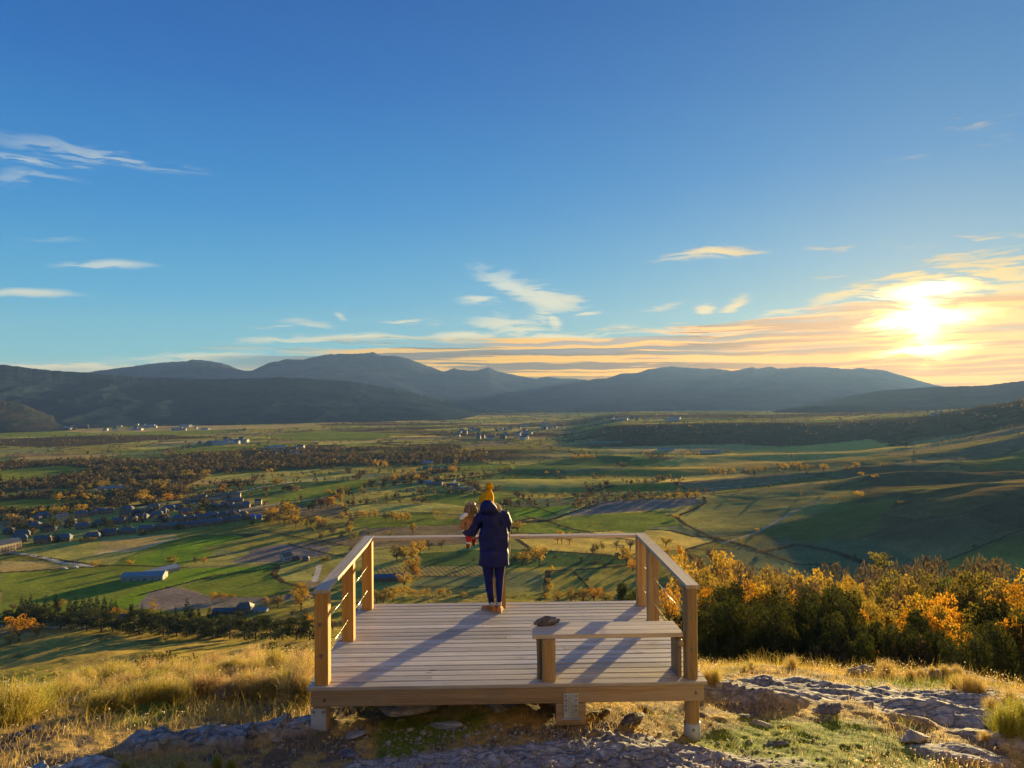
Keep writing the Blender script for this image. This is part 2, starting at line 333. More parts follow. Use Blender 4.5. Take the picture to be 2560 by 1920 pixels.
HEDGES = [  # dark boundary lines, traced (2212-wide view): points, width in m
    ([(0,1232),(130,1222),(250,1214),(345,1217),(480,1196)],5), ([(0,1192),(60,1194),(150,1206),(210,1214)],3), ([(300,1280),(460,1238),(600,1221)],3),
    ([(600,1215),(590,1235),(612,1252),(650,1262),(660,1275)],5), ([(1130,1112),(1180,1122),(1240,1140),(1300,1152),(1375,1164)],4), ([(1180,1122),(1270,1092),(1310,1082)],4),
    ([(1310,1082),(1400,1077),(1520,1074),(1524,1084),(1460,1110),(1480,1130),(1540,1158),(1620,1178)],5), ([(1130,1182),(1240,1190),(1350,1200)],5),
    ([(900,1288),(1000,1292),(1160,1292)],4), ([(1185,1228),(1180,1260),(1176,1300)],5), ([(1190,1228),(1280,1224),(1360,1216)],4), ([(1240,1230),(1270,1262),(1300,1290)],2),
    ([(620,1170),(700,1190),(760,1200)],3), ([(560,1140),(640,1156),(740,1172)],3), ([(900,1240),(1060,1238)],3), ([(820,1270),(900,1262),(1060,1264)],2),
    ([(1110,1060),(1150,1090),(1200,1108)],3), ([(860,1100),(980,1108),(1100,1112)],3), ([(830,1076),(940,1062),(1060,1064)],3),
    ([(1640,1190),(1720,1178),(1800,1196),(1880,1224),(1930,1240)],8), ([(1500,1150),(1620,1180),(1720,1215),(1800,1216)],4)]
TRACKS = [([(0,1188),(60,1192),(140,1210),(200,1216)],5), ([(690,1216),(680,1250)],5), ([(0,1345),(200,1352),(420,1372),(640,1384)],4),
    ([(205,1192),(300,1180),(385,1160)],3), ([(290,1095),(400,1078),(480,1068),(560,1050),(700,1030)],5), ([(440,1118),(560,1092),(700,1072)],4),
    ([(1560,1170),(1640,1150),(1720,1120),(1780,1110)],4), ([(985,1030),(980,1044),(1000,1052)],4), ([(1280,1060),(1500,1052),(1700,1052)],3)]

def seg_dist(X, Y, pts):
    dmin = np.full(X.shape, 1e9)
    for (ax, ay), (bx, by) in zip(pts[:-1], pts[1:]):
        dx, dy = bx-ax, by-ay; t = np.clip(((X-ax)*dx+(Y-ay)*dy)/(dx*dx+dy*dy+1e-9), 0, 1)
        dmin = np.minimum(dmin, np.hypot(X-ax-t*dx, Y-ay-t*dy))
    return dmin
def in_poly(X, Y, pts):
    ins = np.zeros(X.shape, bool); n = len(pts)
    for i in range(n):
        x0, y0 = pts[i]; x1, y1 = pts[(i+1) % n]
        c = (y0 > Y) != (y1 > Y)
        with np.errstate(divide='ignore', invalid='ignore'): ins ^= c & (X < (x1-x0)*(Y-y0)/(y1-y0+1e-12)+x0)
    return ins
def flatK(x, y):
    d = ray(x*K, y*K); k = (VZ+2-CAMZ)/d[2]; return (d[0]*k, d[1]*k)

def terrain_color(X, Y, Z):
    r = np.hypot(X, Y); az = np.degrees(np.arctan2(X, Y)); n = len(X)
    C = np.zeros((n, 3))
    # --- patchwork of fields: jittered cells in a turned, stretched frame
    a = rad(14); U = X*math.cos(a)+Y*math.sin(a); W = -X*math.sin(a)+Y*math.cos(a)
    U = U + 30*fbm(X/300, Y/300, 71, 2); W = W + 22*fbm(X/300, Y/300, 72, 2)
    su = 190 + 0*r; sw = 95; fu = U/su; fw = W/sw; iu = np.floor(fu); iw = np.floor(fw)
    d1 = np.full(n, 9.); d2 = np.full(n, 9.); idh = np.zeros(n); idk = np.zeros(n)
    for du in (-1, 0, 1):
        for dw in (-1, 0, 1):
            cu = iu+du; cw = iw+dw
            px = cu+.5+.75*(hash2(cu, cw, 5)-.5); pw = cw+.5+.75*(hash2(cu, cw, 6)-.5)
            dd = np.maximum(np.abs(fu-px), np.abs(fw-pw))*.7 + np.hypot(fu-px, fw-pw)*.3
            h = hash2(cu, cw, 7); h2 = hash2(cu, cw, 8)
            m = dd < d1; d2 = np.where(m, d1, np.minimum(d2, dd)); d1 = np.where(m, dd, d1); idh = np.where(m, h, idh); idk = np.where(m, h2, idk)
    names = ['pale','olive','olive','green','straw','pale','brown','dark','teal','olive','gold','pale','green','olive']
    P = np.array([PAL[k] for k in names]); C[:] = P[np.minimum((idh*len(names)).astype(int), len(names)-1)]
    C *= (.82+.36*idk)[:, None]
    edge = (d2-d1)*sw < (2.2+r*.0009)
    C[edge & (idk > .12)] = PAL['wood']
    # crop rows and mottling
    rows = np.sin((U*np.cos(1.1+idk*3)+W*np.sin(1.1+idk*3))*2*PI/(5+r*.010))
    C *= (1+.07*rows+.22*fbm(X/45, Y/30, 73, 4))[:, None]
    # --- far woods
    wn = fbm(X/700+3, Y/260, 74, 4)
    wd = sst(wn, .16, .26)*sst(r, 1500, 2300); wd = np.maximum(wd, sst(wn, .0, .16)*sst(r, 2600, 3600)*.8)
    river = np.abs(Y-(1750+.35*(X+300)+120*fbm(X/400, X*0, 75, 2)))
    wd = np.maximum(wd, sst(river, 210+90*fbm(X/120, Y/120, 76, 3), 130)*sst(az, 8, -2))
    q = [flatK(*p) for p in [(-200,1010),(0,1000),(330,985),(600,965),(850,952),(1000,960),(940,990),(700,1012),(440,1030),(400,1056),(520,1062),(470,1082),(330,1088),(200,1092),(0,1110),(-200,1120)]]
    wd = np.maximum(wd, in_poly(X+25*fbm(X/60, Y/60, 92, 3), Y+40*fbm(X/60, Y/60, 93, 3), q)*sst(fbm(X/110, Y/70, 94, 4), -.22, -.08))
    # terrace scarp and the right-hand hillside are wooded
    wd = np.maximum(wd, sst(r, 2020, 2120)*sst(r, 2680, 2560)*sst(az, 4, 8))
    hw = .75*sst(fbm(X/120, Y/120, 77, 4)+.9*sst(az, 22, 30)-.2, .1, .4)*sst(az, 15, 21)*sst(r, 690, 790)*sst(r, 1500, 1150)
    wd = np.maximum(wd, hw)
    C = C*(1-wd[:, None]) + np.array(PAL['wood'])*wd[:, None]*(1+.5*fbm(X/20, Y/20, 78, 3))[:, None]*np.array([1.25, 1.05, .9])
    # --- traced fields, hedges and tracks
    sel = (r > 420) & (r < 6000); xs, ys = X[sel], Y[sel]; cs = C[sel]
    for nm, pts in FIELDS:
        q = [flatK(*p) for p in pts]; m = in_poly(xs+4*fbm(xs/30, ys/30, 79, 2), ys, q)
        v = 1+.20*fbm(xs[m]/50, ys[m]/40, 80, 4)+.05*np.sin((xs[m]*.5+ys[m]*.86)*2*PI/6.5); cs[m] = np.array(PAL[nm])*v[:, None]
    for L, col in ((HEDGES, PAL['wood']), (TRACKS, PAL['track'])):
        for pts, wdt in L:
            q = [flatK(*p) for p in pts]; dd = seg_dist(xs, ys, q); m = dd < wdt*.5+.6*fbm(xs/9, ys/9, 81, 2); cs[m] = col
    C[sel] = cs
    bt = (.62*sst(az, 11, 19)*sst(r, 640, 800)*sst(r, 2000, 1500)*(.75+.5*fbm(X/90, Y/90, 97, 4)))[:, None]; C = C*(1-bt)+np.array([.150,.108,.050])*bt
    # vineyard rows and greenhouses' strip beyond the rail
    q = [flatK(*p) for p in [(808,1222),(880,1218),(1050,1218),(1050,1240),(880,1238),(808,1252)]]; m = in_poly(X, Y, q)
    s = sst(np.sin((X[m]*.93+Y[m]*.37)*2*PI/4.2+2*fbm(X[m]/30, Y[m]/30, 95, 2)), -.3, .5)*(.55+.45*vnoise(X[m]/6, Y[m]/14, 96)); C[m] = np.array(PAL['pale'])*s[:, None]+np.array(PAL['brown'])*.7*(1-s[:, None])
    # --- hill slope: dry meadow
    hs = sst(r, 600, 520)
    g = fbm(X/40, Y/40, 82, 4); mead = np.array([.36,.255,.06])*(1-sst(g, -.3, .4)[:, None]*.45)+np.array([.02,.06,.0])*sst(g, -.3, .4)[:, None]
    sc = sst(fbm(X/9, Y/9, 83, 4)+.35*sst(az, 0, 12), .25, .5); mead = mead*(1-sc[:, None])+np.array([.13,.11,.03])*sc[:, None]
    C = C*(1-hs[:, None])+mead*hs[:, None]
    # --- knoll
    kk = sst(r, 22, 15)
    g = fbm(X*.9, Y*.9, 84, 4); g2 = fbm(X*4, Y*4, 85, 4)
    dry = np.array([.38,.26,.085]); soil = np.array([.15,.115,.075]); grn = np.array([.13,.17,.02])
    kc = dry*np.ones((n, 1)); q = sst(g2+g*.5, -.05, .3)[:, None]; kc = kc*(1-q)+soil*q
    q = (sst(-g+.55*np.exp(-((X-3)/1.6)**2-((Y-7.6)/1.0)**2)*2, .15, .5))[:, None]; kc = kc*(1-q)+grn*q
    rk = ROCK(X, Y)
    rc = np.array([.33,.325,.32])*(.75+.5*(fbm(X*2.3, Y*4, 86, 4)+.5))[:, None]; lich = sst(fbm(X*7, Y*7, 87, 3), .15, .5)[:, None]
    rc = rc*(1-.5*lich)+np.array([.30,.28,.22])*.5*lich
    kc = kc*(1-rk[:, None])+rc*rk[:, None]
    # trodden gravel in front of the deck
    gv = (np.exp(-((X+.2)/2.6)**2-((Y-6.7)/.65)**2)+.35*g)
    gv = sst(gv, .5, .85)[:, None]*(1-rk[:, None]*.7); kc = kc*(1-gv)+np.array([.145,.125,.105])*(1+.4*g2)[:, None]*gv
    C = C*(1-kk[:, None])+kc*kk[:, None]
    return np.clip(C, .004, 1), np.maximum(rk, 0)*kk

def mat_ground():
    m, t, o = new_mat('ground'); a = t.n('ShaderNodeAttribute', attribute_name='Col'); rk = t.n('ShaderNodeAttribute', attribute_name='rock'); nr = t.n('ShaderNodeAttribute', attribute_name='near')
    g = t.n('ShaderNodeNewGeometry'); pos = g.outputs['Position']
    n1 = t.noise(pos, 14, 6, .65); n2 = t.noise(pos, 55, 4, .6); n3 = t.noise(pos, .35, 5, .6); n4 = t.noise(pos, .045, 5, .6)
    v = t.n('ShaderNodeTexVoronoi', feature='DISTANCE_TO_EDGE'); t.put(v.inputs['Vector'], t.mapping(t.vm('ADD', pos, t.vm('SCALE', t.noise(pos, 2, 3, out=1), .5)), rot=(0,0,.5), sc=(1.6,4.2,2))); v.inputs['Scale'].default_value = 1.6
    crack = t.mr(v.outputs[0], 0, .10)
    nearf = t.mix(rk.outputs['Fac'], t.mr(n1, .3, .75, .72, 1.35), t.m('MULTIPLY', t.mr(n1, .3, .7, .6, 1.4), t.mr(crack, 0, 1, .68, 1)))
    farf = t.m('MULTIPLY', t.mr(n3, .3, .7, .8, 1.22), t.mr(n4, .3, .7, .86, 1.16))
    f = t.mix(nr.outputs['Fac'], farf, nearf)
    col = t.mix(1, a.outputs['Color'], f, 'MULTIPLY')
    hgt = t.m('ADD', t.m('MULTIPLY', n1, .7), t.m('ADD', t.m('MULTIPLY', n2, .35), t.m('MULTIPLY', t.m('MULTIPLY', crack, rk.outputs['Fac']), .6)))
    b = t.n('ShaderNodeBump'); t.put(b.inputs['Strength'], t.m('MULTIPLY', nr.outputs['Fac'], .9)); b.inputs['Distance'].default_value = .05; t.put(b.inputs['Height'], hgt)
    b2 = t.n('ShaderNodeBump'); t.put(b2.inputs['Strength'], t.m('MULTIPLY', t.m('SUBTRACT', 1, nr.outputs['Fac']), .6)); b2.inputs['Distance'].default_value = 1.0
    t.put(b2.inputs['Height'], t.m('ADD', n3, t.noise(pos, 1.3, 3))); t.put(b2.inputs['Normal'], b.outputs[0])
    p = t.n('ShaderNodeBsdfPrincipled'); t.put(p.inputs['Base Color'], col); p.inputs['Roughness'].default_value = .9; t.put(p.inputs['Specular IOR Level'], t.m('MULTIPLY', nr.outputs['Fac'], .15))
    # grass and stubble stand up and glow when the sun is behind them
    tl = t.n('ShaderNodeBsdfTranslucent'); t.put(tl.inputs[0], t.mix(1, col, (1.25, 1.1, .5), 'MULTIPLY'))
    t.put(p.inputs['Normal'], b2.outputs[0]); t.put(o.inputs[0], p.outputs[0]); return m
MAT_GROUND = mat_ground()

def build_ground():
    dips = np.concatenate([np.linspace(62, 28, 40)[:-1], np.linspace(28, 18.8, 270)])
    # knoll rows by depression angle of a mean surface, then the hidden slope, then everything to the horizon
    rn = []
    rr = np.linspace(.5, 40, 8000); dp = np.degrees(np.arctan2(CAMZ-np.interp(rr, _r, _z), rr))
    near = np.concatenate([np.linspace(.6, 5.6, 26), 5.6+np.cumsum(np.interp(np.linspace(0, 1, 270), [0, 1], [.022, .054]))])
    near = near[near < 18]
    mid = np.geomspace(18.1, 120, 60); md = np.geomspace(121, 520, 130)
    dd = np.linspace(15.9, 1.5, 520); vr = 150/np.tan(np.radians(dd)); vr = vr[vr > 523]
    far = np.geomspace(vr[-1]*1.02, 22000, 40)
    R = np.concatenate([near, mid, md, vr, far]); A = np.radians(np.linspace(-46, 46, 1180))
    rg, ag = np.meshgrid(R, A, indexing='ij'); X = (rg*np.sin(ag)).ravel(); Y = (rg*np.cos(ag)).ravel(); Z = H(X, Y)
    C, rk = terrain_color(X, Y, Z); nr = sst(np.hypot(X, Y), 30, 16)
    i = np.arange(len(R)-1)[:, None]*len(A)+np.arange(len(A)-1)[None]; i = i.ravel()
    F = np.stack([i, i+1, i+1+len(A), i+len(A)], 1)
    me = npmesh('ground', np.c_[X, Y, Z], F, dict(Col=C, rock=rk, near=nr), True, MAT_GROUND); tag(link('ground', me), kind='structure')
    R = np.concatenate([np.geomspace(.6, 30, 40), np.geomspace(32, 22000, 60)]); A = np.radians(np.linspace(46, 314, 160))
    rg, ag = np.meshgrid(R, A, indexing='ij'); X = (rg*np.sin(ag)).ravel(); Y = (rg*np.cos(ag)).ravel(); Z = H(X, Y, False)
    back = np.cos(np.arctan2(X, Y)) < .5; rr = np.hypot(X, Y)
    C, rk = terrain_color(X, Y, Z); i = (np.arange(len(R)-1)[:, None]*len(A)+np.arange(len(A)-1)[None]).ravel()
    F = np.stack([i, i+1, i+1+len(A), i+len(A)], 1)
    me = npmesh('ground', np.c_[X, Y, Z], F, dict(Col=C, rock=rk, near=sst(rr, 30, 16)), True, MAT_GROUND); tag(link('ground', me), kind='structure')
build_ground()

# ------------------------------------------------------------------ mountains
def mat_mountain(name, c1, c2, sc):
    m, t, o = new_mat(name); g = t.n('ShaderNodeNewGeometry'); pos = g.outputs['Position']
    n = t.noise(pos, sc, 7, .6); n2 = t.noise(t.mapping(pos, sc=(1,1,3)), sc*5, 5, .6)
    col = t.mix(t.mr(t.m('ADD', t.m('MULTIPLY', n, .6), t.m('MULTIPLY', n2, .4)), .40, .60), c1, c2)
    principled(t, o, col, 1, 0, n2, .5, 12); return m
def mountain(name, crest, r_crest, r_foot, mat, rough=1., az_ext=0, back=1500, seed=0, foot_z=VZ-6, pw=1.5, n=420, rows=60, gull=520):
    pts = sorted(azel(*p) for p in crest); az0, az1 = pts[0][0], pts[-1][0]
    A = np.linspace(az0-az_ext, az1+az_ext, n); E = np.interp(A, [p[0] for p in pts], [p[1] for p in pts])
    st_ = A[1]-A[0]; ks = max(5, int(3.0/st_))|1; ker = np.hanning(ks+2)[1:-1]; ker /= ker.sum(); ES = np.convolve(np.pad(E, ks//2, mode='edge'), ker, 'valid')
    E = E + .055*fbm(A*3.2, A*0, seed+1, 6, .62)
    tt = np.concatenate([np.linspace(0, 1, rows), 1+np.linspace(.05, 1, 14)])
    T, AA = np.meshgrid(tt, A, indexing='ij'); FB = np.minimum(T, 1)**5; EE = E[None]*FB+ES[None]*(1-FB)
    f = np.minimum(T, 1); R = r_foot+(r_crest-r_foot)*f+np.maximum(T-1, 0)*back
    R = R + (1-f)*f*0
    a = np.radians(AA); X = R*np.sin(a); Y = R*np.cos(a)
    zc = CAMZ + r_crest*np.tan(np.radians(EE)); up = f**pw
    hgt = np.maximum(zc-foot_z, 5)
    rid = 1-np.abs(fbm(X/gull+seed, Y/(gull*1.7), seed+3, 5, .5))*2.2
    Z = foot_z + hgt*up
    env = f*(1-f)*4
    Z = Z + env*hgt*.22*rough*(rid-.55) - env*hgt*.05
    Z = np.where(T > 1, zc-(T-1)*hgt*.9, Z)
    i = (np.arange(len(tt)-1)[:, None]*n+np.arange(n-1)[None]).ravel(); F = np.stack([i, i+1, i+1+n, i+n], 1)
    me = npmesh(name, np.c_[X.ravel(), Y.ravel(), Z.ravel()], F, None, True, mat); return tag(link(name, me), kind='structure')
def c7(L): return [(x*.5787, 860+y*.578) for x, y in L]
def c8(L): return [(1280+x*.5787, 860+y*.578) for x, y in L]
MM = mat_mountain('massif_rock_haze_blue', (.020,.034,.060), (.050,.060,.085), .0011)  # rock tone with the blue of distant haze mixed into its colour
MF = mat_mountain('forest_slope_haze_blue', (.012,.026,.042), (.028,.042,.052), .0030)  # dark forest colour, tinted bluer to imitate haze over the slopes
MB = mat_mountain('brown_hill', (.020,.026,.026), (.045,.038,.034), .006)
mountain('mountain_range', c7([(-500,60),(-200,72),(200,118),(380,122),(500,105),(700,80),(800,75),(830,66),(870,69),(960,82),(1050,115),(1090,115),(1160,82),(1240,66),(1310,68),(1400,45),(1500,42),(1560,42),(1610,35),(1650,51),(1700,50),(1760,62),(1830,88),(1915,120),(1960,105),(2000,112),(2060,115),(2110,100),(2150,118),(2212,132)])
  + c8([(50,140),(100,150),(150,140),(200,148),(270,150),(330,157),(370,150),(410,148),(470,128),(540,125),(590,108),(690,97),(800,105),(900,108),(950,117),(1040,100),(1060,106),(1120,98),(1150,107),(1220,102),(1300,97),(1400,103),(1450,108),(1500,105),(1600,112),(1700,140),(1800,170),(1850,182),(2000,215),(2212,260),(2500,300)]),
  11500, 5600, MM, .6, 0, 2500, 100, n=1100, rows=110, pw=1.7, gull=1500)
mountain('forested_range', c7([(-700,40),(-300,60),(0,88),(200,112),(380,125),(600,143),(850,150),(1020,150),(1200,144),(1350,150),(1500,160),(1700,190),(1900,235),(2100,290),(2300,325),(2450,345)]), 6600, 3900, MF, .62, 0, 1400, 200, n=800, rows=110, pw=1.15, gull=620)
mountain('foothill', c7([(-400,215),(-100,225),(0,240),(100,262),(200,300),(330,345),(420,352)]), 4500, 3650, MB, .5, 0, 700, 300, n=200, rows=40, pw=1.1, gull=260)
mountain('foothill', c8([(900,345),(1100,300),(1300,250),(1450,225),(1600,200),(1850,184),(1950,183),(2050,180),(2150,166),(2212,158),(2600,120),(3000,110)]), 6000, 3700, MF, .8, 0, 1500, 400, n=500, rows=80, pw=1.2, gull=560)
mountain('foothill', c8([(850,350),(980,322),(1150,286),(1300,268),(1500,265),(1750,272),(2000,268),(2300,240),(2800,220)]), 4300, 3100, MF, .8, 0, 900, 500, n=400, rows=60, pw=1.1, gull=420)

def haze():
    me = bpy.data.meshes.new('haze'); S = 14500; zl, zh = VZ-60, 1500
    v = [(x, y, z) for z in (zl, zh) for y in (-S, S) for x in (-S, S)]
    me.from_pydata(v, [], [(0,2,3,1),(4,5,7,6),(0,1,5,4),(1,3,7,5),(3,2,6,7),(2,0,4,6)]); o = link('haze', me); o['kind'] = 'stuff'
    m, t, out = new_mat('haze'); me.materials.append(m)
    def vol(d, c, g):
        pv = t.n('ShaderNodeVolumePrincipled'); pv.inputs['Density'].default_value = d; pv.inputs['Color'].default_value = (*c, 1); pv.inputs['Anisotropy'].default_value = g; return pv.outputs[0]
    ad = t.n('ShaderNodeAddShader'); t.put(ad.inputs[0], vol(HAZE_D, (.13,.42,1), 0)); t.put(ad.inputs[1], vol(3.6e-6, (1,.50,.02), .6)); t.put(out.inputs['Volume'], ad.outputs[0])
HAZE_D = 2.4e-5
haze()
# ------------------------------------------------------------------ timber platform
class MB:
    """collects shapes with uvs (u along the grain, in metres) for one mesh"""
    def __init__(s): s.v = []; s.f = []; s.uv = []; s.rnd = []; s.mi = []
    def add(s, V, F, UV, mi=0, rnd=None):
        b = len(s.v); s.v += [tuple(p) for p in V]; s.rnd += [rnd]*len(V)
        for f, u in zip(F, UV): s.f.append(tuple(b+i for i in f)); s.uv.append(u); s.mi.append(mi)
    def beam(s, p0, p1, w, h, ch=.004, up=(0,0,1), mi=0, shear0=0, shear1=0, segs=1, wob=0):
        """a squared timber from p0 to p1, w across, h along up, with chamfered edges"""
        p0 = Vector(p0); p1 = Vector(p1); d = (p1-p0); L = d.length; d.normalize(); up = Vector(up); side = d.cross(up).normalized(); up = side.cross(d).normalized()
        a, b = w/2, h/2; prof = [(-a+ch,-b),(a-ch,-b),(a,-b+ch),(a,b-ch),(a-ch,b),(-a+ch,b),(-a,b-ch),(-a,-b+ch)]
        s._r = random.random(); V = []; F = []; UV = []; n = 8; per = [0]
        for i in range(n): q, r = prof[i], prof[(i+1) % n]; per.append(per[-1]+math.hypot(q[0]-r[0], q[1]-r[1]))
        off = random.random()*30
        for k in range(segs+1):
            t = k/segs; c = p0+d*(L*t)
            for (x, y) in prof:
                sh = (shear0 if k == 0 else shear1 if k == segs else 0)*x
                V.append(c+side*x+up*y+d*sh)
        for k in range(segs):
            for i in range(n):
                j = (i+1) % n; A = k*n+i; B = k*n+j; F.append((A, B, B+n, A+n)); u0, u1 = off+L*k/segs, off+L*(k+1)/segs
                UV.append([(u0, per[i]+off), (u0, per[i+1]+off), (u1, per[i+1]+off), (u1, per[i]+off)])
        F.append(tuple(reversed(range(n)))); UV.append([(off, off+prof[i][0]*3) for i in reversed(range(n))])
        F.append(tuple(range(segs*n, segs*n+n))); UV.append([(off+1+prof[i][1], off+prof[i][0]) for i in range(n)])
        s.add(V, F, UV, mi, s._r)
    def tube(s, pts, rad_, n=12, mi=0, cap=True):
        s._r = random.random(); pts = [Vector(p) for p in pts]; R = rad_ if hasattr(rad_, '__len__') else [rad_]*len(pts); V = []; F = []; UV = []; acc = 0
        off = random.random()*20; d0 = (pts[1]-pts[0]).normalized(); side = d0.orthogonal().normalized()
        us = []
        for k, p in enumerate(pts):
            d = (pts[min(k+1, len(pts)-1)]-pts[max(k-1, 0)]).normalized(); side = (side-d*side.dot(d)).normalized(); up = d.cross(side)
            if k: acc += (p-pts[k-1]).length
            us.append(acc+off)
            for i in range(n): a = 2*PI*i/n; V.append(p+(side*math.cos(a)+up*math.sin(a))*R[k])
        for k in range(len(pts)-1):
            for i in range(n):
                j = (i+1) % n; A = k*n+i; B = k*n+j; F.append((A, B, B+n, A+n)); c = 2*PI*R[k]/n
                UV.append([(us[k], i*c+off), (us[k], (i+1)*c+off), (us[k+1], (i+1)*c+off), (us[k+1], i*c+off)])
        if cap:
            m = len(pts)-1; F.append(tuple(reversed(range(n)))); UV.append([(off, off)]*n); F.append(tuple(range(m*n, m*n+n))); UV.append([(off, off)]*n)
        s.add(V, F, UV, mi, s._r)
    def box(s, c, size, ch=.003, rz=0, mi=0):
        c = Vector(c); e = Matrix.Rotation(rz, 3, 'Z') @ Vector((size[0]/2, 0, 0)); s.beam(c-e, c+e, size[1], size[2], ch, mi=mi)
    def build(s, name, mats, parent=None, smooth=False):
        me = bpy.data.meshes.new(name); me.from_pydata(s.v, [], s.f)
        l = me.uv_layers.new(name='UVMap'); l.data.foreach_set('uv', np.array([c for u in s.uv for c in u], np.float32).ravel())
        a = me.attributes.new('rnd', 'FLOAT', 'POINT'); a.data.foreach_set('value', np.array(s.rnd, np.float32))
        for m in (mats if isinstance(mats, (list, tuple)) else [mats]): me.materials.append(m)
        me.polygons.foreach_set('material_index', s.mi)
        if smooth: me.polygons.foreach_set('use_smooth', [True]*len(me.polygons))
        return link(name, me, parent)

def mat_wood(name, base, dark, grey=.3, rough=.62, spec=.35):
    m, t, o = new_mat(name); uv = t.n('ShaderNodeUVMap'); rn = t.n('ShaderNodeAttribute', attribute_name='rnd').outputs['Fac']
    sep = t.n('ShaderNodeSeparateXYZ'); t.put(sep.inputs[0], uv.outputs[0]); comb = t.n('ShaderNodeCombineXYZ')
    t.put(comb.inputs[0], sep.outputs[0]); t.put(comb.inputs[1], sep.outputs[1]); t.put(comb.inputs[2], t.m('MULTIPLY', rn, 40)); v = comb.outputs[0]
    wv = t.vm('ADD', v, t.vm('SCALE', t.noise(t.mapping(v, sc=(1.5,5,1)), 1, 2, out=1), .05))
    fib = t.noise(t.mapping(wv, sc=(3.5,150,1)), 1, 6, .65); ring = t.noise(t.mapping(wv, sc=(.55,24,1)), 1, 4, .55); blot = t.noise(t.mapping(wv, sc=(1.2,3.5,1)), 1, 5, .6)
    kn = t.n('ShaderNodeTexVoronoi'); t.put(kn.inputs['Vector'], t.mapping(wv, sc=(2.2,7,1))); kn.inputs['Scale'].default_value = 1
    knot = t.m('MULTIPLY', t.mr(kn.outputs['Distance'], .13, .05), t.mr(t.noise(t.mapping(v, sc=(1,3,1)), 1, 1), .5, .62))
    col = t.mix(t.mr(t.m('ADD', t.m('MULTIPLY', fib, .45), t.m('MULTIPLY', ring, .55)), .36, .64), dark, base)
    col = t.mix(t.m('MULTIPLY', t.mr(blot, .4, .72), grey), col, (.30,.29,.28))
    col = t.mix(t.m('MULTIPLY', knot, .8), col, tuple(c*.22 for c in dark))
    col = t.mix(1, col, t.mr(rn, 0, 1, .68, 1.18, False), 'MULTIPLY')
    stain = t.noise(t.mapping(v, sc=(.8,.8,1)), 2.3, 5, .6); col = t.mix(t.mr(stain, .58, .72, 0, .35), col, (.16,.13,.10))
    principled(t, o, col, t.mr(blot, .3, .7, rough-.1, rough+.15), spec, t.m('ADD', fib, t.m('MULTIPLY', ring, .8)), .35, .004); return m
def mat_metal(name, c, rough=.45, metal=.85):
    m, t, o = new_mat(name); tc = t.n('ShaderNodeTexCoord'); n = t.noise(tc.outputs['Object'], 22, 5, .6); n2 = t.noise(tc.outputs['Object'], 5, 4)
    principled(t, o, t.mix(t.mr(n2, .35, .7), c, tuple(v*.62 for v in c)), t.mr(n, .3, .7, rough-.12, rough+.2), .5, n, .12, .003, metal); return m
W_DECK = mat_wood('weathered_decking', (.72,.655,.56), (.43,.38,.325), .5, .5, .5)
W_AMBER = mat_wood('amber_post', (.52,.27,.06), (.34,.16,.03), .05)
W_POST = mat_wood('pine_post', (.44,.29,.13), (.26,.16,.065), .25)
W_RAIL = mat_wood('handrail_timber', (.66,.57,.45), (.40,.32,.23), .5, .55, .45)
W_BEAM = mat_wood('fascia_timber', (.42,.30,.18), (.25,.17,.09), .4)
M_GALV = mat_metal('galvanised_steel', (.42,.47,.53), .5, .15); M_BOLT = mat_metal('bolt_steel', (.30,.30,.31), .35, .9); M_CABLE = mat_metal('steel_cable', (.75,.74,.70), .25, 1)

